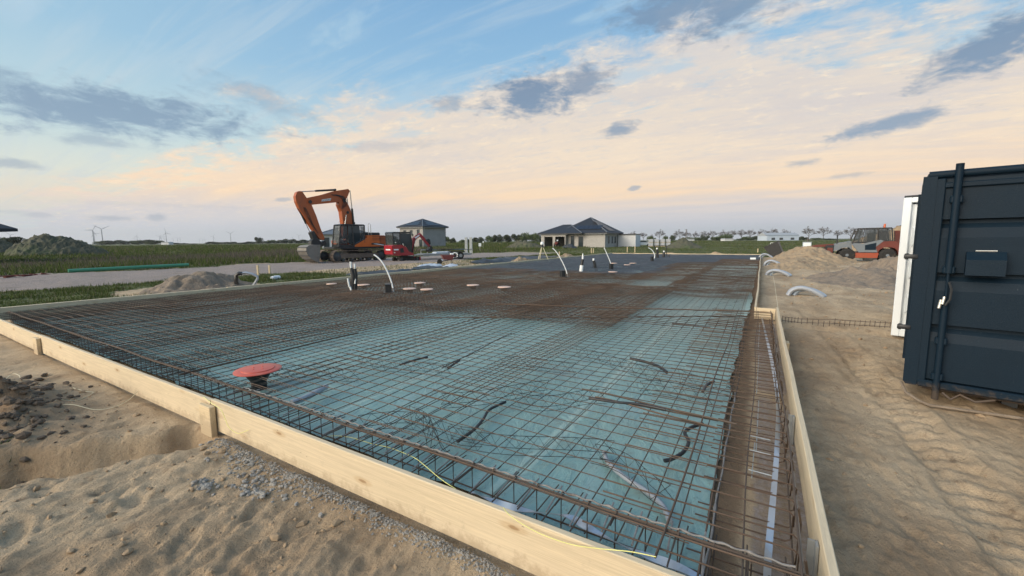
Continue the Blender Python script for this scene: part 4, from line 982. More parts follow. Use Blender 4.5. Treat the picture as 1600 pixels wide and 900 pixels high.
# ------------------------------------------------------------------ containers
def navy_container():
    A = gp(1410, 597, .15); rz = math.atan2(-.225, .974)
    t = thing('roll_off_container', 'dark navy steel container with locking pipe, standing at the right picture edge', 'container', (A.x, A.y, 0), rz)
    z0, z1, wd, dp = .15, 2.20, 2.35, 2.75
    b = MB()                                       # shell: sides, back, roof, floor
    b.box((.03, dp/2+.06, (z0+z1)/2), (.05, dp-.1, z1-z0-.02)); b.box((wd-.03, dp/2+.06, (z0+z1)/2), (.05, dp-.1, z1-z0-.02)); b.box((wd/2, dp, (z0+z1)/2), (wd, .05, z1-z0-.02))
    b.box((wd/2, dp/2+.05, z1-.03), (wd-.12, dp-.16, .04)); b.box((wd/2, dp/2+.05, z0+.03), (wd-.12, dp-.16, .05)); 
    for k in range(4): b.box((-.005, .5+k*.6, (z0+z1)/2), (.03, .09, z1-z0-.3))
    b.build('shell', MT['navy'], t)
    b = MB(); b.prism([(.0, z0+.03), (.02, z0), (.10, z0), (.10, z1), (.035, z1), (.0, z1-.10)], -.03, .10); b.build('corner_post', MT['navy'], t)
    b = MB(); b.box((wd-.05, .035, (z0+z1)/2), (.10, .13, z1-z0), bev=.01); b.build('corner_post', MT['navy'], t)
    b = MB(); b.tube([(.04, .0, z1-.012), (wd, .0, z1-.012)], .035, 10); b.build('top_rail', MT['navy'], t)
    b = MB(); b.box((wd/2, .01, z0+.03), (wd-.2, .09, .07), bev=.012); b.build('bottom_rail', MT['navy'], t)
    # door leaf with horizontal pressed ribs (profile extruded along x)
    prof = [(.035, z0+.06), (.0, z0+.08)]; 
    for zc_ in (.76, 1.26, 1.76):
        prof += [(.0, zc_-.16), (.028, zc_-.07), (.060, zc_-.03), (.060, zc_+.005), (.0, zc_+.012)]
    prof += [(.0, z1-.12), (.01, z1-.055)]
    x0, x1 = .16, wd-.12; vs = []; fs = []
    for y_, z_ in prof: vs += [(x0, y_, z_), (x1, y_, z_)]
    for i in range(len(prof)-1): fs.append((2*i, 2*i+1, 2*i+3, 2*i+2))
    vs2 = [(x_, y_+.03, z_) for x_, y_, z_ in vs]; n_ = len(vs); fs += [tuple(reversed([k+n_ for k in f])) for f in fs]
    fs += [(2*i, 2*i+2, 2*i+2+n_, 2*i+n_) for i in range(len(prof)-1)]
    b = MB(); b.add(vs+vs2, fs); d = b.build('door', MT['navy'], t, recalc=False)
    b = MB(); b.box((.125, .0, (z0+z1)/2), (.07, .05, z1-z0-.10), bev=.008); b.box((wd/2+.05, -.003, z1-.115), (wd-.2, .045, .05), bev=.008); b.build('door_frame', MT['navy'], d)
    # hood box
    b = MB(); hx, hz_ = .47, 1.36; b.prism([(0, 0), (0, 0)], 0, 0) if False else None
    X0, X1 = .335, .575
    P = [(.0, 1.47), (-.04, 1.47), (-.12, 1.40), (-.12, 1.26), (.0, 1.26)]; vs = [(X0, y_, z_) for y_, z_ in P]+[(X1, y_, z_) for y_, z_ in P]; n_ = 5
    b.add(vs, [tuple(range(5)), tuple(range(9, 4, -1))]+[(i, i+5, (i+1) % 5+5, (i+1) % 5) for i in range(5)]); b.build('hood', MT['navy'], t)
    b = MB(); b.tube([(.39, -.04, 1.478), (.52, -.04, 1.478)], .008, 6); b.build('hood_pin', MT['shackle'], t)
    # locking pipe
    b = MB(); b.tube([(.235, -.05, z1+.05), (.235, -.05, 1.28), (.235, -.05, 1.27)], .028, 12); b.lathe([(.018, 0), (.028, .02), (.028, .04)], (.235, -.05, z1+.03)); b.build('locking_pipe', MT['navy'], t)
    b = MB(); b.tube([(.235, -.05, .99), (.235, -.05, z0-.10)], .026, 12); b.tube([(.235, -.05, 1.3), (.235, -.05, .95)], .011, 8); b.build('locking_pipe', MT['navy'], t)
    for zz in (1.30, .62, .27, 1.95): b = MB(); b.box((.235, -.03, zz), (.085, .07, .07), bev=.01); b.build('pipe_bracket', MT['navy'], t)
    b = MB(); b.tube([(.245, -.09, 1.19), (.265, -.10, 1.12), (.262, -.10, 1.03), (.235, -.10, .97)], .010, 6); b.build('lock_lever', MT['blackpaint'], t)
    b = MB(); b.tube([(.225, -.085, 1.05), (.215, -.10, .98)], .012, 8); b.tube([(.205, -.085, 1.02), (.195, -.095, .94)], .013, 8); b.build('shackle', MT['shackle'], t)
    for zz in (.72, 1.42): b = MB(); b.box((-.03, -.02, zz), (.10, .03, .045), bev=.005); b.tube([(-.06, -.02, zz-.03), (-.06, -.02, zz+.03)], .012, 8); b.build('hinge', MT['blackpaint'], t)
    # skids and bent bar beneath
    b = MB(); b.box((.75, dp/2+.15, .07), (.10, dp-.4, .16)); b.build('skid', MT['darkgrey'], t)
    b = MB(); b.box((1.65, dp/2+.15, .07), (.10, dp-.4, .16)); b.build('skid', MT['darkgrey'], t)
    b = MB(); b.box((wd/2, .35, .09), (wd-.3, .06, .10)); b.build('crossbeam', MT['rustd'], t)
    b = MB(); b.tube([(-.01, .08, .13), (.03, -.03, .06), (.13, -.15, .03), (.2, -.2, .02), (.45, -.14, .02), (.95, -.06, .03)], .014, 8); b.build('bent_rod', MT['sandg'], t)
    b = MB(); b.tube([(.28, -.03, .12), (.34, -.04, .07), (.40, .0, .12), (.5, -.02, .08), (.62, .02, .12)], .012, 6); b.build('broken_hook', MT['rustd'], t)
navy_container()
def white_container():
    A = gp(1391, 525, 0); rz = math.atan2(-.225, .974)
    t = thing('shipping_container', 'white steel container with pressed ribs, mostly hidden behind the navy one', 'container', (A.x, A.y, 0), rz)
    z0, z1, wd, dp = .02, 2.23, 2.3, 3.0
    b = MB(); b.box((.03, dp/2+.1, (z0+z1)/2), (.05, dp-.1, z1-z0)); b.box((wd-.03, dp/2+.1, (z0+z1)/2), (.05, dp-.1, z1-z0)); b.box((wd/2, dp+.06, (z0+z1)/2), (wd, .05, z1-z0)); b.box((wd/2, dp/2+.07, z1-.03), (wd-.1, dp-.1, .04)); b.build('shell', MT['white'], t)
    b = MB(); b.box((.055, 0, (z0+z1)/2), (.10, .10, z1-z0), bev=.01); b.build('door_post', MT['white'], t)
    b = MB(); b.box((wd-.05, 0, (z0+z1)/2), (.10, .10, z1-z0), bev=.01); b.build('door_post', MT['white'], t)
    b = MB(); b.box((wd/2, 0, z1-.04), (wd-.2, .09, .08), bev=.01); b.build('top_rail', MT['white'], t)
    b = MB(); b.box((wd/2, 0, z0+.06), (wd-.2, .09, .12), bev=.01); b.build('bottom_rail', MT['white'], t)
    b = MB(); b.box((wd/2, .045, (z0+z1)/2), (wd-.21, .02, z1-z0-.2))
    for zz in (.55, 1.1, 1.62):
        vs = [(.14, .034, zz-.16), (wd-.14, .034, zz-.16), (wd-.14, .034, zz+.16), (.14, .034, zz+.16), (.17, -.03, zz-.10), (wd-.17, -.03, zz-.10), (wd-.17, -.03, zz+.09), (.17, -.03, zz+.09)]
        b.add(vs, [(0, 1, 2, 3), (4, 5, 6, 7), (0, 1, 5, 4), (1, 2, 6, 5), (2, 3, 7, 6), (3, 0, 4, 7)])
    b.build('ribbed_door', MT['white'], t)
    b = MB(); b.tube([(.01, 0, z1+.015), (.5, 0, z1+.03)], .018, 8); b.build('top_hinge', MT['blackpaint'], t)
white_container()

# ------------------------------------------------------------------ excavator
def track(parent, x0, x1, h, y, wdt, m='muddy', name='track', nlink=44, roller=5):
    """a crawler: belt, idler, sprocket, rollers. y is the outer face centre line"""
    r = h/2; L = x1-x0-2*r; per = 2*L+2*PI*r; n = nlink; b = MB()
    def loc(s_):
        s_ %= per
        if s_ < L: return (x0+r+s_, 0., 0.)
        s_ -= L
        if s_ < PI*r: a = s_/r; return (x1-r+r*math.sin(a), r-r*math.cos(a), a)
        s_ -= PI*r
        if s_ < L: sag = .03*math.sin(PI*s_/L)*h; return (x1-r-s_, h-sag, PI)
        s_ -= L; a = s_/r; return (x0+r-r*math.sin(a), r+r*math.cos(a), PI+a)
    for i in range(n):
        x_, z_, a = loc(per*i/n); rot = Matrix.Rotation(-a, 3, 'Y')
        b.box((x_, y, z_+.0) , (per/n*.94, wdt, h*.05), rot); off = rot @ Vector((0, 0, -h*.035)); b.box((x_+off.x, y, z_+off.z), (per/n*.18, wdt*.98, h*.05), rot)
    o = b.build(name, MT[m], parent)
    for (xc_, rr) in ((x0+r, r*.80), (x1-r, r*.80)):
        bb = MB(); bb.lathe([(rr, -wdt*.25), (rr, wdt*.25), (rr*.7, wdt*.3), (rr*.35, wdt*.42), (rr*.05, wdt*.42)], (xc_, y, r), 'Y', 20); bb.build('wheel', MT['darkgrey'], o)
    bb = MB()
    for k in range(roller):
        bb = MB(); bb.lathe([(h*.13, -wdt*.3), (h*.13, wdt*.3), (h*.05, wdt*.36)], (x0+2*r+(x1-x0-4*r)*k/(roller-1), y, h*.17), 'Y', 12); bb.build('roller', MT['darkgrey'], o)
    bb = MB(); bb.box(((x0+x1)/2, y, h*.53), (x1-x0-2.4*r, wdt*.62, h*.42), bev=.03); bb.build('track_frame', MT[m], o)
    return o
def quad_arm(name, poly, y, wd, m, parent): b = MB(); b.prism(poly, y-wd/2, y+wd/2); return b.build(name, MT[m], parent)
def cyl(parent, p0, p1, y, r, frac=.55, name='hydraulic_cylinder', m='blackpaint'):
    p0 = Vector((p0[0], y, p0[1])); p1 = Vector((p1[0], y, p1[1])); mid = p0.lerp(p1, frac); b = MB(); b.tube([p0, mid], r, 10); b.tube([p0-Vector((0, r*1.4, 0)), p0+Vector((0, r*1.4, 0))], r*1.1, 8); c = b.build(name, MT[m], parent)
    b = MB(); b.tube([mid, p1], r*.5, 8); b.build('piston_rod', MT['chrome'], c)
def excavator():
    t = thing('crawler_excavator', 'large orange crawler excavator with raised two-piece boom on the gravel road', 'excavator', (-28.68, 22.68, 0), math.atan2(-.987, -.161))
    # local: +x forward (left in the picture), +y towards the camera
    track(t, -3.1, 1.72, .92, -.30, .6); track(t, -3.1, 1.72, .92, -2.5, .6)
    b = MB(); b.box((0, -1.45, .62), (1.6, 1.7, .35), bev=.05); b.lathe([(.62, .75), (.62, 1.06)], (.2, -1.45, 0), n=28); b.build('undercarriage', MT['darkgrey'], t)
    b = MB(); b.box((-.2, -1.45, 1.13), (3.9, 2.75, .17), bev=.03); b.build('deck', MT['blackpaint'], t)
    # house and counterweight
    b = MB(); b.prism([(-2.25, 1.22), (-2.28, 2.05), (-2.15, 2.17), (-1.75, 2.17), (-1.7, 1.22)], -2.85, -.06); b.build('counterweight', MT['orange'], t)
    b = MB(); b.prism([(-1.69, 1.22), (-1.69, 2.17), (-.55, 2.17), (-.55, 1.95), (.0, 1.62), (.55, 1.34), (.55, 1.22)], -.55, -.055); b.build('side_panel', MT['bright_orange'], t)
    b = MB(); b.prism([(-2.1, 1.30), (-2.1, 1.42), (-1.2, 1.55), (-.9, 1.50), (-.9, 1.38)], -.053, -.045); b.build('dark_decal', MT['blackpaint'], t)
    b = MB(); b.prism([(-2.05, 1.29), (-2.05, 1.35), (-1.35, 1.47), (-1.05, 1.45), (-1.6, 1.36)], -.044, -.038); b.build('white_decal', MT['white'], t)
    for z_ in (2.08, 1.92, 1.78): b = MB(); b.box((-1.6, -.05, z_), (1.2, .02, .03)); b.build('grille_line', MT['blackpaint'], t)
    b = MB(); b.box((-1.1, -1.45, 1.70), (1.15, 1.75, .95), bev=.04); b.box((-1.25, -.9, 2.27), (1.25, 1.3, .28), bev=.06); b.build('engine_hood', MT['blackpaint'], t)
    b = MB(); b.box((-.25, -2.3, 1.7), (.9, .8, .95), bev=.05); b.build('far_side_box', MT['orange'], t)
    b = MB(); b.tube([(-.72, -.12, 2.2), (-.72, -.12, 3.05), (-.80, -.12, 3.18), (-.94, -.12, 3.05), (-.94, -.12, 2.2)], .022, 8); b.build('handrail', MT['chrome'], t)
    b = MB(); b.tube([(.62, -2.4, 2.2), (.62, -2.4, 3.3), (.5, -2.4, 3.4), (.42, -2.4, 3.3), (.42, -2.4, 2.2)], .022, 8); b.build('handrail', MT['chrome'], t)
    b = MB(); b.tube([(-.1, -1.4, 2.2), (-.1, -1.4, 3.08), (-.18, -1.4, 3.16)], .045, 8); b.build('exhaust', MT['orange'], t)
    # cab
    y0, y1 = -1.15, -.10
    b = MB()
    for yy_ in (y0, y1):
        for P in ([(1.86, 1.22), (1.62, 2.98)], [(.62, 1.25), (.70, 2.98)], [(-.32, 1.55), (-.36, 2.98)]): 
            b.tube([(P[0][0], yy_, P[0][1]), (P[1][0], yy_, P[1][1])], .055, 6)
        b.tube([(1.62, yy_, 2.98), (-.36, yy_, 2.98)], .06, 6)
    b.prism([(1.66, 2.97), (1.5, 3.06), (-.3, 3.06), (-.42, 2.97)], y0-.04, y1+.04); b.prism([(1.86, 1.22), (1.84, 1.45), (.62, 1.35), (.0, 1.70), (-.38, 1.9), (-.38, 1.22)], y0, y1); b.build('cab', MT['blackpaint'], t)
    b = MB(); b.prism([(1.80, 1.47), (1.58, 2.93), (1.10, 2.93), (1.14, 1.47)], y1-.01, y1+.01); b.build('side_window', MT['glass2'], t)
    b = MB(); b.prism([(1.06, 1.5), (1.04, 2.92), (.05, 2.92), (.02, 1.75), (.5, 1.5)], y1-.012, y1+.008); b.build('door_window', MT['glass'], t)
    b = MB(); b.prism([(-.02, 1.75), (-.0, 2.92), (-.32, 2.90), (-.32, 1.95)], y1-.012, y1+.008); b.build('rear_side_window', MT['glass2'], t)
    b = MB(); b.add([(1.83, y0+.06, 1.5), (1.83, y1-.06, 1.5), (1.64, y1-.06, 2.92), (1.64, y0+.06, 2.92)], [(0, 1, 2, 3)]); b.add([(1.81, y0+.06, 1.5), (1.81, y1-.06, 1.5), (1.62, y1-.06, 2.92), (1.62, y0+.06, 2.92)], [(3, 2, 1, 0)]); b.build('windscreen', MT['glass2'], t)
    b = MB(); b.box((.55, -.6, 1.85), (.45, .5, .7), bev=.08); b.build('seat', MT['blackpaint'], t)
    b = MB(); b.box((1.62, -.07, 2.0), (.03, .12, .16), bev=.02); b.build('mirror', MT['blackpaint'], t)
    b = MB(); b.prism([(1.10, 1.25), (1.14, 1.74), (.25, 1.78), (.25, 1.22)], -2.78, -2.0); b.build('front_box', MT['orange'], t)
    # boom
    yb = -1.5
    quad_arm('lower_boom', [(1.55, 1.9), (1.42, 3.2), (1.62, 4.3), (1.84, 4.75), (2.15, 5.18), (2.45, 5.2), (2.72, 5.05), (2.78, 4.75), (2.55, 4.2), (2.45, 3.2), (2.35, 1.9)], yb, .55, 'orange', t)
    quad_arm('upper_boom', [(2.15, 5.05), (2.30, 4.88), (2.80, 4.98), (5.35, 4.80), (5.72, 4.95), (5.62, 5.40), (4.30, 5.62), (3.05, 5.92), (1.75, 6.05), (1.60, 5.90), (1.80, 5.5)], yb, .48, 'orange', t)
    b = MB(); b.prism([(3.55, 5.13), (3.50, 5.32), (4.38, 5.22), (4.40, 5.05)], yb+.242, yb+.25); lg = b.build('logo_panel', MT['white'], t)
    tc = bpy.data.curves.new('lettering', 'FONT'); tc.body = 'DOOSAN'; tc.size = .19; tc.extrude = .003; tc.align_x = 'CENTER'
    to = bpy.data.objects.new('lettering', tc); COL.objects.link(to); dg = bpy.context.evaluated_depsgraph_get(); me = bpy.data.meshes.new_from_object(to.evaluated_get(dg)); bpy.data.objects.remove(to)
    me.materials.clear(); me.materials.append(MT['darkgrey']); lo = bpy.data.objects.new('lettering', me); COL.objects.link(lo); lo.parent = lg
    me.transform(Matrix.Translation((3.95, yb+.256, 5.11)) @ Matrix.Rotation(R(8), 4, 'Y') @ Matrix.Rotation(R(180), 4, 'Z') @ Matrix.Rotation(R(90), 4, 'X'))
    quad_arm('stick', [(6.32, 5.98), (6.05, 5.95), (5.72, 5.42), (5.30, 4.82), (4.92, 3.8), (4.62, 2.8), (4.28, 1.95), (4.42, 1.78), (4.75, 1.9), (5.36, 2.75), (5.95, 3.7), (6.38, 4.45), (6.62, 5.1), (6.66, 5.55), (6.52, 5.88)], yb, .40, 'orange', t)
    b = MB(); b.tube([(2.25, yb-.33, 5.1), (2.25, yb+.33, 5.1)], .17, 14); b.tube([(5.45, yb-.3, 5.05), (5.45, yb+.3, 5.05)], .15, 14); b.tube([(1.95, yb-.32, 4.1), (1.95, yb+.32, 4.1)], .12, 12); b.build('pivot_pins', MT['blackpaint'], t)
    cyl(t, (2.95, 6.02), (6.30, 5.93), yb, .085, .55)
    cyl(t, (1.42, 3.2), (1.62, 5.92), yb+.30, .095, .45); cyl(t, (1.42, 3.2), (1.62, 5.92), yb-.30, .095, .45)
    cyl(t, (2.55, 2.0), (2.15, 3.9), yb+.34, .09, .5); cyl(t, (2.55, 2.0), (2.15, 3.9), yb-.34, .09, .5)
    cyl(t, (6.35, 4.5), (5.45, 2.35), yb, .07, .6)
    b = MB()
    for k in range(5): b = MB(); b.tube([(2.1+.1*k, yb+.29, 4.6-.05*k), (1.95+.1*k, yb+.36, 5.1), (2.3+.1*k, yb+.30, 5.45), (3.0+.12*k, yb+.27, 5.6)], .018, 6); b.build('hose', MT['blackpaint'], t)
    for k in range(3): b = MB(); b.tube([(5.9+.08*k, yb+.24, 4.6), (5.6+.1*k, yb+.28, 3.9), (5.35+.05*k, yb+.24, 3.2), (4.9, yb+.24, 2.4)], .018, 6); b.build('hose', MT['blackpaint'], t)
    # linkage / quick coupler
    quad_arm('bucket_linkage', [(5.55, 2.45), (5.25, 2.6), (5.0, 2.0), (4.6, 1.62), (4.3, 1.75), (4.15, 1.45), (4.6, 1.22), (5.6, 1.35), (5.55, 1.75), (5.35, 1.9)], yb, .5, 'blackpaint', t)
    # bucket: curved shell + side plates
    arc = [(2.46, 1.40), (2.9, 1.43), (3.32, 1.38), (3.52, 1.22), (3.56, .95), (3.44, .62), (3.2, .34), (2.9, .14), (2.62, .05)]
    w0, w1 = -2.1, -.5; vs = []; fs = []
    for x_, z_ in arc: vs += [(x_, w0, z_), (x_, w1, z_)]
    inn = [(3.0+(x_-3.0)*.93, .75+(z_-.75)*.93) for x_, z_ in arc]
    for x_, z_ in inn: vs += [(x_, w0, z_), (x_, w1, z_)]
    n_ = len(arc)
    for i in range(n_-1): fs += [(2*i, 2*i+1, 2*i+3, 2*i+2), (2*n_+2*i, 2*n_+2*i+2, 2*n_+2*i+3, 2*n_+2*i+1)]
    fs += [(0, 2*n_, 2*n_+1, 1), (2*n_-2, 2*n_-1, 4*n_-1, 4*n_-2)]
    b = MB(); b.add(vs, fs)
    for yy_ in (w0, w1-.04): b.prism([(2.46, 1.42)]+arc[1:]+[(2.5, .6)], yy_, yy_+.04)
    for k in range(6): b.box((6.1-.02, yb, .30+.15*k), (.0, .0, .0)) if False else None
    bk = b.build('bucket', MT['bucket'], t)
    b = MB(); 
    for k in range(5): b.prism([(2.68, .08), (2.72, .01), (2.42, -.02)], w0+.1+k*.33, w0+.22+k*.33)
    b.build('teeth', MT['bucket'], bk)
    b = MB()
    for k in range(4):
        p_ = arc[3+k]; b.box((p_[0]+.01, -1.3, p_[1]), (.05, 1.58, .05))
    b.build('wear_strips', MT['darkgrey'], bk)
    ARM = ('lower_boom', 'upper_boom', 'logo_panel', 'lettering', 'stick', 'pivot_pins', 'hydraulic_cylinder', 'piston_rod', 'hose', 'bucket_linkage')
    for o in t.children_recursive:
        base = o.name.split('.')[0]
        if base in ('track', 'wheel', 'roller', 'track_frame', 'bucket', 'teeth', 'wear_strips'): continue
        for v in o.data.vertices:
            c = v.co
            if base in ARM: nx_ = .865*c.x-1.92; c.z = 1.6+(c.z-1.6)*(.975-.025*nx_); c.x = nx_; c.y += .2
            else: c.x = 1.037*c.x-.76

excavator()
def mini_excavator():
    D = Vector((.22, .976)); t = thing('mini_excavator', 'small crimson mini excavator with black cab beside the trailer', 'mini excavator', (-24.82, 24.14, 0), math.atan2(D.y, D.x))
    # +x to the right in the picture; camera side is -y
    track(t, -.05, 1.75, .36, .13, .26, 'rubber', nlink=40, roller=4); track(t, -.05, 1.75, .36, 1.15, .26, 'rubber', nlink=40, roller=4)
    b = MB(); b.box((.8, .62, .33), (1.1, .8, .2), bev=.03); b.lathe([(.3, .4), (.3, .5)], (.7, .62, 0), n=20); b.build('undercarriage', MT['darkgrey'], t)
    b = MB(); b.prism([(-.72, .62), (-.76, 1.28), (-.6, 1.36), (.1, 1.36), (.55, 1.15), (.75, .8), (1.25, .6), (1.25, .5), (-.4, .5)], .0, 1.25); b.build('body', MT['crimson'], t)
    b = MB(); b.prism([(-.05, .72), (-.05, 1.06), (.22, 1.12), (.32, .75)], -.012, .0); b.build('side_grille', MT['blackpaint'], t)
    b = MB(); b.box((-.40, -.008, .98), (.42, .016, .10)); b.box((-.765, .6, .98), (.016, .7, .10)); b.build('white_decal', MT['white'], t)
    b = MB(); c = [(-.62, 1.37), (-.62, 2.32), (.98, 2.32), (1.12, .9)]
    for yy_ in (.04, 1.1):
        b.tube([(-.62, yy_, 1.37), (-.64, yy_, 2.30)], .045, 6); b.tube([(.02, yy_, 1.37), (.0, yy_, 2.30)], .045, 6); b.tube([(.95, yy_, 2.30), (1.10, yy_, 1.5), (1.0, yy_, .72)], .045, 6); b.tube([(.35, yy_, 1.3), (.85, yy_, .75)], .04, 6)
    b.prism([(-.70, 2.28), (-.6, 2.38), (.95, 2.40), (1.02, 2.30)], .0, 1.14); b.build('cab', MT['blackpaint'], t)
    b = MB(); b.prism([(-.58, 1.4), (-.59, 2.27), (-.05, 2.27), (-.03, 1.4)], .03, .045); b.build('rear_side_window', MT['glass2'], t)
    b = MB(); b.prism([(.06, 1.4), (.05, 2.27), (.92, 2.27), (1.05, 1.5), (.95, .78), (.85, .82), (.4, 1.35)], .03, .045); b.build('door_window', MT['glass'], t)
    b = MB(); b.box((-.63, .57, 1.85), (.015, .95, .85)); b.build('rear_window', MT['glass2'], t)
    b = MB(); b.box((.3, .57, 1.4), (.4, .5, .75), bev=.07); b.build('seat', MT['blackpaint'], t)
    for (x_, z_) in ((-.45, 1.55), (.22, 1.42), (-.55, .75)): b = MB(); b.lathe([(.05, 0), (.05, .03)], (x_, -.03, z_), 'Y', 10); b.build('lamp', MT['lamp'], t)
    b = MB(); b.box((1.12, -.1, 2.12), (.03, .14, .2), bev=.02); b.build('mirror', MT['blackpaint'], t)
    yb = .55
    quad_arm('boom', [(1.2, .5), (1.15, .8), (1.38, 1.55), (1.5, 1.9), (1.75, 2.05), (2.15, 2.28), (2.3, 2.2), (2.22, 2.05), (1.85, 1.82), (1.68, 1.65), (1.55, 1.2), (1.45, .6)], yb, .2, 'crimson', t)
    quad_arm('boom_plate', [(1.62, 1.95), (2.12, 2.2), (2.1, 2.08), (1.75, 1.86)], yb, .212, 'white', t)
    quad_arm('stick', [(2.2, 2.32), (2.35, 2.22), (2.75, 1.82), (3.15, 1.35), (3.3, 1.1), (3.2, 1.05), (3.0, 1.25), (2.6, 1.65), (2.2, 2.08)], yb, .16, 'crimson', t)
    quad_arm('bucket', [(3.28, 1.2), (3.34, .95), (3.2, .7), (3.0, .72), (2.92, .9), (3.05, 1.0), (3.1, 1.2)], yb, .45, 'blackpaint', t)
    quad_arm('linkage', [(2.7, 1.75), (3.05, 1.85), (3.2, 1.75), (3.25, 1.4), (3.1, 1.3), (3.0, 1.5)], yb, .2, 'blackpaint', t)
    cyl(t, (1.35, .75), (1.72, 1.8), yb-.14, .04, .5); cyl(t, (1.85, 2.12), (2.35, 2.3), yb, .04, .6)
    b = MB(); b.prism([(1.75, .02), (1.86, .05), (1.9, .2), (1.85, .36), (1.78, .34)], 0, 1.3); b.build('dozer_blade', MT['crimson'], t)
mini_excavator()

# trailer with upright ramps
def trailer():
    A = gp(655, 406, 0); B = gp(730, 402, 0); d = (B-A); L = 5.0; rz = math.atan2(.72, .69)
    t = thing('flatbed_trailer', 'grey flatbed machine trailer with two raised loading ramps', 'trailer', (-25.0, 27.0, 0), R(62))
    # local +x to the right
    b = MB(); b.box((2.2, .8, .50), (4.6, 1.7, .08), bev=.01); b.box((2.2, 0.0, .43), (4.6, .06, .14)); b.box((2.2, 1.62, .43), (4.6, .06, .14)); b.build('bed', MT['galvd'], t)
    b = MB()
    for yy_ in (-.02, 1.64):
        b.tube([(.3, yy_, .54), (.3, yy_, .86), (4.6, yy_, .86), (4.6, yy_, .4)], .035, 6)
    b.build('side_rail', MT['alu'], t)
    b = MB(); b.tube([(-.0, .8, .45), (-1.4, .8, .42)], .05, 8); b.tube([(0, .2, .45), (-1.0, .8, .42)], .04, 8); b.tube([(0, 1.4, .45), (-1.0, .8, .42)], .04, 8); b.tube([(-1.1, .8, .42), (-1.1, .8, .03)], .035, 8); b.build('drawbar', MT['galvd'], t)
    for xw in (2.6, 3.4):
        for yy_ in (-.05, 1.65):
            b = MB(); b.lathe([(.10, -.09), (.30, -.09), (.33, -.05), (.33, .05), (.30, .09), (.10, .09)], (xw, yy_, .33), 'Y', 22); wl = b.build('wheel', MT['rubber'], t)
            b = MB(); b.lathe([(.16, -.098), (.17, .098)], (xw, yy_, .33), 'Y', 16); b.build('rim', MT['galvd'], wl)
    b = MB(); b.prism([(2.2, .60), (2.25, .72), (3.75, .72), (3.8, .60), (3.7, .66), (2.3, .66)], -.2, .0); b.build('mudguard', MT['black'], t)
    for k, yy_ in enumerate((.05, 1.05)):
        r_ = thing('', None, None) if False else None
        b = MB(); b.box((4.62, yy_+.22, 1.25), (.08, .50, 1.45), bev=.01)
        for q in range(9): b.box((4.57, yy_+.22, .66+q*.15), (.03, .46, .03))
        b.build('loading_ramp', MT['alu'], t)
    b = MB(); b.prism([(1.2, .545), (1.3, .68), (2.6, .72), (2.9, .545)], .3, 1.3); b.build('folded_tarpaulin', MT['sheetw'], t)
trailer()

# loader (telescopic handler) on the right
def wheel(parent, x, y, r, wd, lug=True, rimcol='silver'):
    b = MB(); b.lathe([(r*.55, -wd/2), (r*.86, -wd/2), (r*.97, -wd*.36), (r*.97, wd*.36), (r*.86, wd/2), (r*.55, wd/2)], (0, 0, 0), 'Y', 28)
    if lug:
        for k in range(18):
            a = 2*PI*k/18
            for sg in (-1, 1):
                rot = Matrix.Rotation(-a-(.12 if sg > 0 else -.05), 3, 'Y') @ Matrix.Rotation(R(28*sg), 3, 'X') if False else Matrix.Rotation(-a-sg*.08, 3, 'Y')
                c = rot @ Vector((r*.97, sg*wd*.24, 0)); b.box(c, (r*.10, wd*.46, r*.09), rot)
    w_ = b.build('wheel', MT['rubber'], parent); w_.location = (x, y, r)
    b = MB(); b.lathe([(r*.02, -wd*.51), (r*.2, -wd*.51), (r*.24, -wd*.40), (r*.46, -wd*.38), (r*.58, -wd*.50), (r*.60, -wd*.50), (r*.56, 0), (r*.60, wd*.5), (r*.58, wd*.50), (r*.46, wd*.38), (r*.24, wd*.40), (r*.2, wd*.51), (r*.02, wd*.51)], (0, 0, 0), 'Y', 24); b.build('rim', MT[rimcol], w_)
    return w_
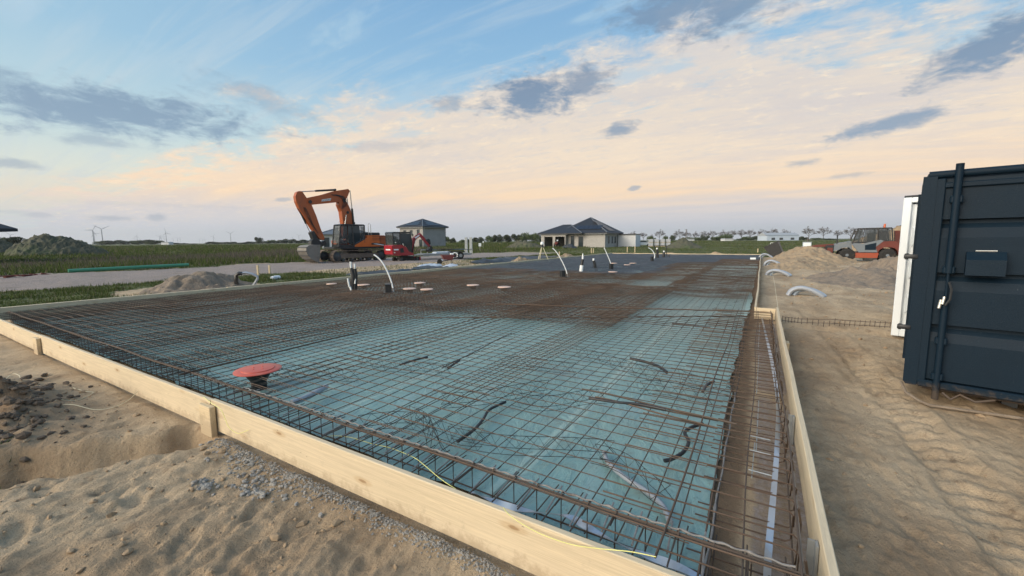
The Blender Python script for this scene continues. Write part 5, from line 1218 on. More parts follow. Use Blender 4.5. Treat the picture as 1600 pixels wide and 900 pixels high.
def loader():
    t = thing('telescopic_loader', 'old red and grey telescopic loader parked behind the sand heap at right', 'loader', (7.3, 36.6, 0), PI)
    # +x = left in the picture; camera side = +y
    for x_ in (.10, 2.22):
        for y_ in (-.12, -1.45): wheel(t, x_, y_, .455, .34)
    b = MB(); b.prism([(.6, .28), (.55, .62), (1.8, .62), (1.85, .34), (1.7, .28)], -.22, -.02); b.build('side_sill', MT['orangered'], t)
    b = MB(); b.box((1.1, -.8, .55), (2.9, .7, .3), bev=.03); b.build('chassis', MT['darkgrey'], t)
    b = MB(); b.box((.95, -.18, .28), (.75, .3, .35), bev=.05); b.build('fuel_tank', MT['blackpaint'], t)
    b = MB(); b.prism([(-.62, .45), (-.62, .9), (-.45, 1.2), (-.25, 1.42), (.35, 1.38), (.65, 1.25), (.75, .9), (.62, .62), (.5, .85), (.3, .98), (.0, 1.0), (-.25, .93), (-.4, .75), (-.45, .45)], -1.4, -.02); b.build('rear_body', MT['brickred'], t)
    b = MB(); b.prism([(.62, .66), (1.6, .66), (2.0, 1.2), (1.9, 1.28), (1.4, 1.25), (.5, 1.50), (.35, 1.42), (.75, 1.0)], -.12, -.0); sd_ = b.build('side_cladding', MT['silver'], t)
    b = MB(); b.prism([(.72, .82), (1.28, .82), (1.30, 1.14), (.72, 1.30)], .0, .012); b.build('dark_panel', MT['navy'], sd_)
    b = MB(); b.prism([(1.92, .75), (2.0, 1.42), (2.5, 1.32), (2.92, 1.2), (2.95, .72), (2.7, .78), (2.5, .95), (2.1, .98)], -1.25, -.25); b.build('bonnet', MT['silver'], t)
    b = MB(); b.box((3.15, -.75, .85), (.5, .9, .55), bev=.06); b.box((3.3, -.75, .5), (.35, .8, .5), bev=.05); b.build('front_frame', MT['blackpaint'], t)
    b = MB(); b.prism([(3.0, .45), (3.0, .95), (3.3, .95), (3.4, .5)], -.45, -.25); b.build('arm_bracket', MT['brickred'], t)
    # cab
    y0, y1 = -1.2, -.08; b = MB()
    for yy_ in (y0, y1):
        b.tube([(1.98, yy_, 1.30), (1.72, yy_, 2.22)], .045, 6); b.tube([(1.5, yy_, 1.3), (1.38, yy_, 2.2)], .03, 6); b.tube([(.66, yy_, 1.4), (.66, yy_, 2.24)], .05, 6); b.tube([(-.12, yy_, 1.42), (-.02, yy_, 2.22)], .045, 6); b.tube([(1.98, yy_, 1.28), (-.1, yy_, 1.42)], .05, 6)
    b.prism([(1.78, 2.20), (1.72, 2.29), (.0, 2.31), (-.08, 2.22)], y0-.05, y1+.05); b.build('cab', MT['blackpaint'], t)
    b = MB(); b.prism([(1.44, 1.34), (1.34, 2.2), (.72, 2.2), (.72, 1.42)], y1-.01, y1+.005); b.build('door_window', MT['glass2'], t)
    b = MB(); b.prism([(1.92, 1.36), (1.70, 2.18), (1.43, 2.18), (1.53, 1.36)], y1-.01, y1+.005); b.build('front_side_window', MT['glass2'], t)
    b = MB(); b.prism([(.60, 1.45), (.60, 2.18), (.04, 2.18), (-.04, 1.46)], y1-.01, y1+.005); b.build('rear_side_window', MT['glass2'], t)
    b = MB(); b.box((.9, -.65, 1.55), (.4, .45, .8), bev=.08); b.build('seat', MT['blackpaint'], t)
    b = MB(); b.box((.25, -.9, 1.7), (.4, .5, .8), bev=.06); b.build('engine_stack', MT['brickred'], t)
    b = MB(); b.lathe([(.06, 2.30), (.065, 2.5), (.05, 2.56)], (.28, -.5, 0), 'Z', 12); b.build('beacon', MT['amber'], t)
    b = MB(); b.tube([(2.78, -.35, 1.2), (2.78, -.35, 1.85)], .04, 8); b.build('exhaust', MT['blackpaint'], t)
    b = MB(); b.prism([(-.42, 1.2), (-.35, 2.1), (-.62, 2.1), (-.68, 1.2)], -1.2, -.9); b.prism([(-.1, 1.3), (-.5, 1.4), (-1.1, 1.2), (-1.1, .6), (-.6, .55)], -1.1, -.2); b.build('rear_mast', MT['brickred'], t)
    # boom low over the sand, fork carriage
    b = MB(); b.prism([(2.9, 1.02), (2.9, 1.22), (3.9, 1.16), (4.7, .98), (4.95, .80), (4.9, .70), (4.5, .86), (3.8, 1.0)], -.95, -.65); b.build('boom', MT['brickred'], t)
    b = MB(); b.prism([(2.9, .9), (3.0, 1.15), (3.5, .9), (3.55, .7)], -.62, -.45); b.build('lift_arm', MT['brickred'], t)
loader()
def bucket_loose():
    p = gp(1207, 404, 0); t = thing('mortar_tub', 'black upright tub tilted behind the farthest duct arch', 'tub', (p.x, p.y, 0), R(-10))
    b = MB(); rot = ROT('Y', -28); 
    vs = []; P = [(-.42, -.35, 0), (.42, -.35, 0), (.42, .35, 0), (-.42, .35, 0), (-.55, -.42, .95), (.5, -.42, .95), (.5, .42, .95), (-.55, .42, .95)]
    b.add([rot @ Vector(v)+Vector((.35, 0, .32)) for v in P], [(0, 3, 2, 1), (0, 1, 5, 4), (1, 2, 6, 5), (2, 3, 7, 6), (3, 0, 4, 7), (4, 5, 6, 7)]); b.build('tub_shell', MT['black'], t)
    b = MB(); b.box(rot @ Vector((0, 0, .97))+Vector((.35, 0, .32)), (1.10, .90, .05), rot, bev=.01); b.build('rim', MT['blackpaint'], t)
    b = MB(); b.tube([rot @ Vector((-.1, 0, 1.0))+Vector((.35, 0, .32)), rot @ Vector((0, 0, 1.12))+Vector((.35, 0, .32)), rot @ Vector((.15, 0, 1.0))+Vector((.35, 0, .32))], .03, 6); b.build('handle', MT['paleduct'], t)
bucket_loose()

# ------------------------------------------------------------------ stakes, junk, membrane
def stake(px_, py_, h, label, w_=.06, m='wood2'):
    p = gp(px_, py_, 0); b = MB(); b.box((0, 0, h/2-.05), (w_, w_, h+.1), bev=.005); b.prism([(-w_/2, -.1), (w_/2, -.1), (0, -.2)], -w_/4, w_/4); o = b.build('wooden_stake', MT[m]); o.location = (p.x, p.y, 0); o.rotation_euler.z = R(35)
    return tag(o, label, 'stake', 'wooden survey stakes')
stake(403.5, 431, .52, 'pale wooden stake at the grass edge, left of a pair behind the duct loops', .08)
stake(421.5, 428, .45, 'pale wooden stake, right of a pair behind the duct loops', .08)
for i, (x_, y_, h_) in enumerate([(874, 402, .55), (924, 395.5, .62), (927, 395.5, .6), (980, 395, .75), (992, 395, .8), (1184, 395, .5)]):
    stake(x_, y_, h_, ['thin stake beside the surveying tripod', 'left stake of a close pair left of the leaning white pipe', 'right stake of a close pair left of the leaning white pipe', 'stake behind the far board, left of two', 'stake behind the far board, right of two', 'single stake behind the far right corner of the slab'][i], .09)
stake(1221, 529, .18, 'short wooden peg outside the right board', .04)
def tripod():
    p = gp(847, 410, 0); t = thing('surveying_tripod', 'surveying tripod with a white-topped laser level at the left slab edge', 'tripod', (p.x, p.y, .35))
    for k, a in enumerate((0.3, 2.4, 4.5)):
        b = MB(); b.tube([(.06*math.cos(a), .06*math.sin(a), .78), (.55*math.cos(a), .55*math.sin(a), -.33)], .022, 6); b.build('leg', MT['cordw'], t)
    b = MB(); b.lathe([(.1, .76), (.1, .82), (.09, .84), (.09, .95), (.06, .97)], n=14); b.build('level_body', MT['blackpaint'], t)
    b = MB(); b.lathe([(.12, .97), (.13, 1.05), (.11, 1.14), (.03, 1.18)], n=16); b.build('level_dome', MT['white'], t)
tripod()
def sign(px_, py_, h, s_, label):
    p = gp(px_, py_, 0); t = thing('marker_board', label, 'marker', (p.x, p.y, 0), R(40))
    b = MB(); b.tube([(0, 0, -.1), (0, 0, h)], .025, 6); b.build('post', MT['galvd'], t); b = MB(); b.box((0, -.035, h-s_/2), (s_*.8, .02, s_), bev=.005); b.build('panel', MT['white'], t)
sign(750, 393, 1.3, .5, 'small white marker board on a post in the green field')
sign(755, 388, 1.6, .35, 'smaller white marker behind the first one in the green field')
# street box near loader
p = at(1260, 380, 74); 
def cab_box():
    p = gp(1261, 381.2, 0); k = 60/p.y if p.y > 60 else 1; q = CAM+(p-CAM)*1.0
    dd = 62.; q = at(1261, 381, dd); t = thing('utility_cabinet', 'whitish utility cabinet standing in the grass left of the loader', 'cabinet', (q.x, q.y, 0), 0)
    b = MB(); b.box((0, 0, .55), (1.05, .45, 1.1), bev=.02); b.build('cabinet_body', MT['barn'], t); b = MB(); b.box((0, 0, 1.12), (1.15, .55, .06), bev=.01); b.build('cabinet_lid', MT['facia'], t)
    b = MB(); b.box((0, -.235, .55), (.9, .02, .9)); b.build('door', MT['white'], t)
cab_box()
def pole(px_, top, dist, label):
    q = at(px_, 380, dist); h = at(px_, top, dist).z; t = thing('utility_pole', label, 'pole', (q.x, q.y, 0)); b = MB(); b.tube([(0, 0, 0), (0, 0, h)], [.17, .12], 8); b.build('shaft', MT['bark'], t)
    b = MB(); b.box((0, 0, h-.35), (1.1, .1, .12)); b.build('crossarm', MT['bark'], t)
pole(1071.5, 358, 180, 'single utility pole in the field before the tree avenue')
pole(1262, 372, 90, 'dark post beside the utility cabinet')

def film_roll(L, wd, hh, m, label, seed):
    """crumpled membrane strip along points"""
    rnd = random.Random(seed); P = [gp(x_, y_, 0) for x_, y_ in L]; vs = []; fs = []; nS = 9; out = []
    for i in range(len(P)-1):
        for j in range(8): out.append(P[i].lerp(P[i+1], j/8))
    out.append(P[-1])
    for i, p in enumerate(out):
        t_ = (out[min(i+1, len(out)-1)]-out[max(i-1, 0)]).normalized(); s_ = Vector((t_.y, -t_.x, 0)); e = math.sin(PI*(i+.5)/(len(out)))**.4
        for k in range(nS):
            u = k/(nS-1)-.5; zz = hh*e*(1-(2*u)**2)**.6*(.7+.6*noise.noise(Vector((i*.35, k*.6, seed)))) ; q = p+s_*u*wd*(e*.8+.2); vs.append((q.x, q.y, hz(q.x, q.y)+max(.012, zz)))
    for i in range(len(out)-1):
        for k in range(nS-1): fs.append((i*nS+k, i*nS+k+1, (i+1)*nS+k+1, (i+1)*nS+k))
    b = MB(); b.add(vs, fs, True); o = b.build('membrane_sheet', MT[m], recalc=True); return tag(o, label, 'sheet')
film_roll([(545, 430), (590, 430), (625, 427), (640, 424)], 1.3, .28, 'membrane', 'crumpled black membrane at the left slab edge behind the black box', 1)
film_roll([(645, 422), (665, 419), (690, 421), (700, 422)], 1.2, .22, 'membrane', 'crumpled black membrane in front of the trailer', 2)
film_roll([(655, 418), (672, 416), (688, 415)], .9, .25, 'sheetw', 'pale shiny foil lying on the black membrane before the trailer', 3)
film_roll([(694, 418), (704, 416), (710, 414)], .8, .15, 'sheetw', 'pale shiny foil under the maroon tub', 4)
film_roll([(738, 412), (760, 411), (800, 408), (840, 404), (870, 401)], 2.2, .35, 'membrane', 'long dark membrane sheet along the left slab edge beyond the junk', 5)
def barrow():
    p = gp(700, 413, 0); t = thing('wheelbarrow', 'maroon wheelbarrow tub on legs among the foil at the slab edge', 'wheelbarrow', (p.x, p.y, .0), R(50))
    b = MB(); b.add([(-.3, -.25, .35), (.25, -.25, .32), (.25, .25, .32), (-.3, .25, .35), (-.48, -.36, .68), (.45, -.36, .66), (.45, .36, .66), (-.48, .36, .68)], [(0, 3, 2, 1), (0, 1, 5, 4), (1, 2, 6, 5), (2, 3, 7, 6), (3, 0, 4, 7), (4, 5, 6, 7)]); b.build('tray', MT['maroon'], t)
    b = MB(); 
    for s_ in (-.2, .2): b.tube([(.9, s_*1.3, .5), (.2, s_, .33), (-.55, s_*.4, .2)], .02, 6); b.tube([(.25, s_, .33), (.3, s_, .0)], .02, 6)
    b.build('frame', MT['blackpaint'], t)
    b = MB(); b.lathe([(.05, -.04), (.18, -.04), (.19, 0), (.18, .04), (.05, .04)], (-.58, 0, .19), 'Y', 16); b.build('wheel', MT['rubber'], t)
    b = MB(); b.box((.3, .1, .72), (.25, .2, .12), bev=.03); b.build('white_bag', MT['white'], t)
barrow()
def hose_ring():
    p = gp(711, 409, 0); b = MB(); b.tube([(.22*math.cos(a), 0, .26+.2*math.sin(a)) for a in np.linspace(-.6, 4.4, 16)], .04, 8); o = b.build('white_hose_ring', MT['paleduct']); o.location = (p.x, p.y, .25); o.rotation_euler.z = R(45); tag(o, 'ring of white hose leaning on the small sand heap', 'hose')
hose_ring()
# green pipe on the road side
A = gp(107, 428, 0); B = gp(295, 419, 0)
o = pipe('long_pipe', [(A.x, A.y, .16), ((A.x+B.x)/2, (A.y+B.y)/2, .20), (B.x, B.y, .22)], .10, 'green', 'long green plastic pipe lying at the far side of the gravel road', 'pipe', n=14)
# rusty scrap at far left
def scrap():
    p = gp(16, 434, 0); t = thing('scrap_heap', 'reddish rusty scrap and white lump at the far left roadside', 'scrap', (p.x, p.y, 0), R(15))
    b = MB()
    for k in range(14): b.box((random.uniform(-.9, .9)*.3, random.uniform(-1.2, 1.2), random.uniform(.03, .12)), (random.uniform(.05, .2), random.uniform(.2, .5), random.uniform(.03, .08)), Matrix.Rotation(random.uniform(-.5, .5), 3, 'Z') @ Matrix.Rotation(random.uniform(-.3, .3), 3, 'X'))
    b.build('metal_pieces', MT['brickred'], t); b = MB(); b.box((0, -.7, .35), (.3, .3, .22), bev=.08); b.build('white_lump', MT['white'], t)
scrap()
for i, (x_, y_) in enumerate(((433, 437), (428, 438), (690, 409))):
    p = gp(x_, y_, 0); b = MB(); b.box((0, 0, .08), (.2, .28, .16), ROT('Z', 30*i), bev=.05); o = b.build('rubbish_bag', MT['sheetw' if i else 'white']); o.location = (p.x, p.y, .02); tag(o, ['white litter lump in the verge grass by the stakes', 'smaller pale litter lump in the verge grass by the stakes', 'pale lump beside the wheelbarrow'][i], 'litter')

# ------------------------------------------------------------------ houses
def hip_roof(b, x0, x1, y0, y1, ze, zr, th=.18):
    w_, d_ = x1-x0, y1-y0
    if abs(w_-d_) < .05: r0 = r1 = Vector(((x0+x1)/2, (y0+y1)/2, zr))
    elif w_ > d_: r0 = Vector((x0+d_/2, (y0+y1)/2, zr)); r1 = Vector((x1-d_/2, (y0+y1)/2, zr))
    else: r0 = Vector(((x0+x1)/2, y0+w_/2, zr)); r1 = Vector(((x0+x1)/2, y1-w_/2, zr))
    c = [Vector((x0, y0, ze)), Vector((x1, y0, ze)), Vector((x1, y1, ze)), Vector((x0, y1, ze))]; dn = Vector((0, 0, th))
    if (r1-r0).length < .05:
        b.add(c+[r0]+[q-dn for q in c], [(0, 1, 4), (1, 2, 4), (2, 3, 4), (3, 0, 4), (0, 5, 6, 1), (1, 6, 7, 2), (2, 7, 8, 3), (3, 8, 5, 0), (5, 8, 7, 6)])
        return [(c[i], r0) for i in range(4)]
    if w_ > d_: fs = [(0, 1, 5, 4), (1, 2, 5), (2, 3, 4, 5), (3, 0, 4)]; rg = [(c[0], r0), (c[3], r0), (c[1], r1), (c[2], r1), (r0, r1)]
    else: fs = [(0, 1, 4), (1, 2, 5, 4), (2, 3, 5), (3, 0, 4, 5)]; rg = [(c[0], r0), (c[1], r0), (c[2], r1), (c[3], r1), (r0, r1)]
    b.add(c+[r0, r1]+[q-dn for q in c], fs+[(0, 6, 7, 1), (1, 7, 8, 2), (2, 8, 9, 3), (3, 9, 6, 0), (6, 9, 8, 7)]); return rg
def ridges(rg, parent):
    b = MB()
    for p, q in rg: b.tube([p+Vector((0, 0, .03)), q+Vector((0, 0, .05))], .09, 6)
    b.build('ridge_caps', MT['ridge'], parent)
def opening(parent, face, a, z, w_, h_, name='window', m='glass', fr='facia', pos=0.):
    """on a wall plane; face 'y' (normal -y, at y=pos) or 'x' (normal +x/-x)"""
    sg = face[0]; ax = face[1]
    def B(u, zz, su, sz_, dep, off):
        b = MB()
        if ax == 'y': b.box((u, pos+sg*off, zz), (su, dep, sz_))
        else: b.box((pos+sg*off, u, zz), (dep, su, sz_))
        return b
    f = MB(); 
    for (uu, zz, su, sz_) in ((a-w_/2-.04, z, .08, h_+.16), (a+w_/2+.04, z, .08, h_+.16), (a, z+h_/2+.04, w_, .08), (a, z-h_/2-.04, w_, .08)):
        bb = B(uu, zz, su, sz_, .12, .02); f.add(bb.v, bb.f)
    o = f.build(name, MT[fr], parent); B(a, z, w_, h_, .03, .012).build('pane', MT[m], o); return o
def brick_house():
    q = at(661.5, 386, 116); c0 = Vector((q.x, q.y, 0)); dirv = Vector((ray(661.5, 386).x, ray(661.5, 386).y, 0)).normalized(); a = math.atan2(dirv.y, dirv.x)-R(45)
    t = thing('brick_house', 'two-storey grey brick house with dark tent roof and solar panels', 'house', c0, a)
    # corner nearest to the camera at local (0,0); walls run along +x and +y
    s_ = 9.2; b = MB(); b.box((s_/2, s_/2, 2.75), (s_, s_, 5.5)); b.build('wall', MT['brick'], t)
    b = MB(); b.box((s_/2, s_/2, 5.55), (s_+1.2, s_+1.2, .14)); b.build('eaves', MT['facia'], t)
    b = MB(); rg = hip_roof(b, -.75, s_+.75, -.75, s_+.75, 5.85, 8.15, .2); rf = b.build('roof', MT['tile'], t); ridges(rg, rf)
    # camera sees the y=0 face (right) and the x=0 face (left)
    def panel(face, uc, zc_, cols, rows):
        ze, zr, half = 5.85, 8.15, s_/2+.75; sl = math.atan2(zr-ze, half)
        pb = MB()
        for i in range(cols):
            for j in range(rows):
                u = uc+(i-(cols-1)/2)*1.05; d = zc_+j*1.5
                if abs(u-s_/2) > half-d*math.cos(sl)-.9: continue
                if face == 'x': c = Vector((-.75+d*math.cos(sl), u, ze+d*math.sin(sl)+.09)); rot = Matrix.Rotation(-sl, 3, 'Y'); sz_ = (1.45, 1.0, .05)
                else: c = Vector((u, -.75+d*math.cos(sl), ze+d*math.sin(sl)+.09)); rot = Matrix.Rotation(sl, 3, 'X'); sz_ = (1.0, 1.45, .05)
                pb.box(c, sz_, rot)
        pb.build('solar_panels', MT['pv'], rf)
    panel('x', s_/2, 1.5, 5, 2); panel('y', s_/2, 1.5, 5, 2)
    opening(t, (-1, 'x'), 1.8, 3.95, .9, 2.0, m='glass', fr='darkgrey'); opening(t, (-1, 'x'), 4.6, 4.1, .9, 1.4, fr='darkgrey'); opening(t, (-1, 'x'), 7.2, 4.1, .9, 1.4, fr='darkgrey'); opening(t, (-1, 'x'), .9, 1.1, 1.1, 2.1, 'door', 'glass', 'darkgrey')
    b = MB(); b.tube([(s_+.05, -.08, 0), (s_+.05, -.08, 5.5)], .06, 6); b.build('downpipe', MT['darkgrey'], t)
brick_house()
def bungalow():
    Y = 90.; X = lambda px_: (CAM+ray(px_, 375)*(Y/ray(px_, 375).y)).x
    x0, xg, x1 = X(846), X(884), X(943); t = thing('bungalow', 'long brick bungalow with blue-black hipped roofs, garage and solar panels', 'house', (x0, Y, 0))
    g = xg-x0; w_ = x1-x0; H_ = 3.0; b = MB(); T = .35
    # garage wing at front with two openings, main house behind flush front
    o1 = (X(851)-x0, X(864)-x0); o2 = (X(868)-x0, X(883)-x0)
    for (a, c) in ((0, o1[0]), (o1[1], o2[0]), (o2[1], g)): b.box(((a+c)/2, 0, H_/2), (c-a, T, H_))
    b.box((g/2, 0, H_-.25), (g-.02, T-.02, .45)); b.box((.17, 4, H_/2), (T-.02, 7.6, H_)); b.box((g/2, 8, H_/2), (g, T, H_)); b.box((g-.2, 4, H_/2), (T, 7.6, H_))
    wd = 13.5
    b.box(((g+w_)/2+.02, 1.0+wd/2, H_/2), (w_-g, wd, H_)); b.build('wall', MT['brick2'], t)
    b = MB(); b.box((g/2, 4, H_+.05), (g+1.0, 9.0, .12)); b.box(((g+w_)/2, 1+wd/2, H_+.052), (w_-g+1.1, wd+1.2, .12)); b.build('eaves', MT['facia'], t)
    b = MB(); rg = hip_roof(b, -.7, g+4.2, -.7, 8.7, 3.3, 5.35, .2); r1 = b.build('roof', MT['tile'], t); ridges(rg[:5], r1)
    b = MB(); rg = hip_roof(b, g-2.6, w_+.7, .3, w_-g+4.0, 3.32, 7.0, .2); r2 = b.build('roof', MT['tile'], t); ridges(rg, r2)
    xx0, xx1 = g-2.6, w_+.7; sl = math.atan2(7.0-3.32, (xx1-xx0)/2)
    b = MB()
    for i in range(4):
        for j in range(3):
            d = 1.5+j*1.6; c = Vector((xx1-d*math.cos(sl), 4.2+i*1.05, 3.32+d*math.sin(sl)+.1)); b.box(c, (1.7, 1.0, .06), Matrix.Rotation(sl, 3, 'Y'))
    b.build('solar_panels', MT['pv'], r2)
    b = MB()
    for i in range(6): 
        d = 2.3; s2 = math.atan2(7.0-3.32, (xx1-xx0)/2); c = Vector(((xx0+xx1)/2-1.5+i*1.05, .3+d*math.cos(s2), 3.32+d*math.sin(s2)+.1)); b.box(c, (1.0, 1.7, .06), Matrix.Rotation(s2, 3, 'X'))
    b.build('solar_panels', MT['pv'], r2)
    opening(t, (-1, 'y'), X(892)-x0, 1.45, .75, 2.3, pos=1.0, fr='darkgrey'); opening(t, (-1, 'y'), X(905)-x0, 1.3, 1.0, 2.3, 'patio_door', pos=1.0, fr='darkgrey')
    for u in (2.5, 5.2, 7.4): opening(t, (1, 'x'), 1+u, 1.7, .7, 1.5, pos=w_+.02, fr='darkgrey')
    opening(t, (1, 'x'), 1+10.5, 1.25, 1.5, 2.3, 'door', pos=w_+.02, fr='darkgrey')
    b = MB(); b.box((w_+2.3, 12.5, 1.45), (4.2, 4.5, 2.9)); b.build('annex', MT['render'], t); b = MB(); b.box((w_+2.2, 12.4, 2.98), (4.6, 5.0, .16)); b.build('annex_roof', MT['blackpaint'], t)
    # small red tractor standing in the garage mouth
    q = Vector((x0+o2[0]+1.3, Y-2.2, 0)); v = thing('compact_tractor', 'small red tractor standing before the right garage opening', 'tractor', q, R(20))
    b = MB(); b.box((0, 0, 1.0), (.8, 1.5, .6), bev=.1); b.box((0, -1.1, .9), (.55, .8, .45), bev=.1); b.build('body', MT['brickred'], v)
    for (a_, c_, r_) in ((-.55, .3, .5), (.55, .3, .5), (-.45, -1.1, .32), (.45, -1.1, .32)): b = MB(); b.lathe([(r_*.4, -.12), (r_, -.12), (r_, .12), (r_*.4, .12)], (a_, c_, r_), 'X', 16); b.build('wheel', MT['rubber'], v)
    b = MB(); b.tube([(-.35, .5, 1.2), (-.35, .5, 2.1), (.35, .5, 2.1), (.35, .5, 1.2)], .05, 6); b.build('roll_bar', MT['blackpaint'], v); b = MB(); b.lathe([(.16, 0), (.2, .15), (.1, .3)], (.2, 0, 1.5), 'Z', 10); b.build('white_seat', MT['white'], v)
    # tarpaulin pile next to it
bungalow()
mound('tarpaulin_heap', *gp(889, 388, 0)[:2], 1.9, 1.2, .9, MT['membrane'], 'dark covered heap beside the small red tractor', 0, 55, .4, 1.4, 40, cat='heap')
def white_house():
    q = at(533, 386, 95); dv = ray(533, 380); az_ = math.atan2(dv.y, dv.x)-R(90); t = thing('white_house', 'white bungalow with slate hipped roof half hidden by the excavator', 'house', (q.x, q.y, 0), az_)
    w_ = 10.; b = MB(); b.box((1, 5, 1.6), (w_, 9, 3.2)); b.build('wall', MT['render'], t); b = MB(); b.box((1, 5, 3.24), (w_+1.2, 10.2, .14)); b.build('eaves', MT['facia'], t)
    b = MB(); rg = hip_roof(b, 1-w_/2-.7, 1+w_/2+.7, -.2, 10.2, 3.5, 5.3, .2); rf = b.build('roof', MT['ridge'], t); ridges(rg, rf)
    for u in (-3.0, -.6, 2.0): opening(t, (-1, 'y'), u, 1.5, 1.0, 2.2, pos=.5, fr='darkgrey')
white_house()
def dark_roof_house():
    # house at far left whose roof corner pokes in; and one behind the loader
    q = at(7, 360, 36); t = thing('dark_roof_house', 'house at the far left, only its dark roof corner in the picture', 'house', (q.x-9.2, q.y-7.5, 0), R(8))
    b = MB(); b.box((3.3, 3, (q.z)/2), (7.2, 7, q.z)); b.build('wall', MT['render'], t); b = MB(); rg = hip_roof(b, -.8, 9.0, -1.2, 7.3, q.z+.2, q.z+2.6, .25); b.build('roof', MT['tile'], t)
dark_roof_house()
def right_house():
    q = at(1384, 361, 78); t = thing('gabled_house', 'white house with dark gable roof showing between loader and white container', 'house', (q.x, q.y, 0), R(-12))
    h = q.z; b = MB(); b.box((6, 4.0, h/2-.1), (10.5, 7.5, h-.3)); b.build('wall', MT['render'], t)
    b = MB(); b.prism([(0, h-.15), (6, h+3.4), (12, h-.15), (12, h-.4), (6, h+3.1), (0, h-.4)], -.5, 8.5); b.build('roof', MT['tile'], t)
    b = MB(); b.prism([(.9, h-.3), (6, h+2.9), (11.1, h-.3)], .28, 7.7); b.build('gable', MT['facia'], t)
    opening(t, (-1, 'y'), 3.2, h*.45, 1.2, 1.6, pos=.22, fr='darkgrey')
right_house()
def barn():
    q = at(1198, 376, 420); q2 = at(1248, 375, 420); w_ = (q2-q).length; t = thing('farm_shed', 'long pale blue farm shed under the tree avenue', 'shed', (q.x, q.y, 0), math.atan2(q2.y-q.y, q2.x-q.x))
    b = MB(); b.box((w_/2, 8, 2.6), (w_, 16, 5.2)); b.build('wall', MT['barn'], t)
    b = MB(); b.add([(-.5, -.5, 5.2), (w_+.5, -.5, 5.2), (w_+.5, 8, 8.0), (-.5, 8, 8.0), (-.5, 16.5, 5.2), (w_+.5, 16.5, 5.2)], [(0, 1, 2, 3), (3, 2, 5, 4), (0, 3, 4), (1, 5, 2), (0, 4, 5, 1)]); b.build('roof', MT['facia'], t)
    for u in (.2, .45, .8): b = MB(); b.box((w_*u, -.06, 1.8), (3.5, .1, 2.2)); b.build('shed_door', MT['darkgrey'], t)
barn()
def far_building(px0, px1, py_, top, dist, m, label, name='farm_building'):
    q = at(px0, py_, dist); q2 = at(px1, py_, dist); w_ = (q2-q).length; h = at((px0+px1)/2, top, dist).z; t = thing(name, label, 'building', (q.x, q.y, 0), math.atan2(q2.y-q.y, q2.x-q.x))
    b = MB(); b.box((w_/2, 4, h*.33), (w_, 8, h*.66)); b.build('wall', MT[m], t); b = MB(); b.prism([(-.3, h*.66), (w_*.08, h), (w_*.92, h), (w_+.3, h*.66)], -.4, 8.4); b.build('roof', MT['facia'], t)
far_building(252, 264, 382, 378, 600, 'render', 'low pale building among the bushes on the left horizon')
far_building(1132, 1146, 376, 372.5, 430, 'render', 'small pale farmhouse below the avenue trees')
far_building(1075, 1085, 376, 373, 430, 'render', 'tiny pale building left in the avenue')
# stacked pallets with blocks
def pallets():
    for i, px_ in enumerate((1017, 1026, 1035, 1044)):
        q = at(px_, 383.5, 100); t = thing('brick_pallet', ['leftmost', 'second', 'third', 'rightmost'][i]+' wrapped pallet of grey blocks in the row beyond the far slab edge', 'pallet', (q.x, q.y, 0), R(5), 'wrapped block pallets')
        b = MB(); b.box((0, 0, .07), (1.2, 1.0, .14)); b.build('pallet_base', MT['wood2'], t); b = MB(); b.box((0, 0, 1.02), (1.2, 1.0, .05)); b.build('middle_board', MT['wood2'], t); b = MB(); b.box((0, 0, .55), (1.1, .95, .8), bev=.04); b.box((0, 0, 1.42), (1.1, .95, .72), bev=.04); b.build('wrapped_blocks', MT['greypipe'], t)
pallets()
def car():
    q = at(1004, 386, 105); t = thing('parked_car', 'white car parked in the grass right of the bungalow annex', 'car', (q.x, q.y, 0), R(15))
    b = MB(); b.prism([(-2.1, .35), (-2.1, .8), (-1.9, .95), (-1.1, 1.02), (-.6, 1.42), (.7, 1.44), (1.5, 1.0), (2.0, .9), (2.15, .6), (2.1, .35)], -.85, .85); b.build('body', MT['white'], t)
    b = MB(); b.prism([(-.98, 1.04), (-.55, 1.38), (.65, 1.39), (1.25, 1.04)], -.86, .86); b.build('windows', MT['glass'], t)
    for x_ in (-1.35, 1.35):
        for y_ in (-.78, .78): b = MB(); b.lathe([(.1, -.1), (.32, -.1), (.33, .1), (.1, .1)], (x_, y_, .33), 'Y', 16); b.build('wheel', MT['rubber'], t)
car()

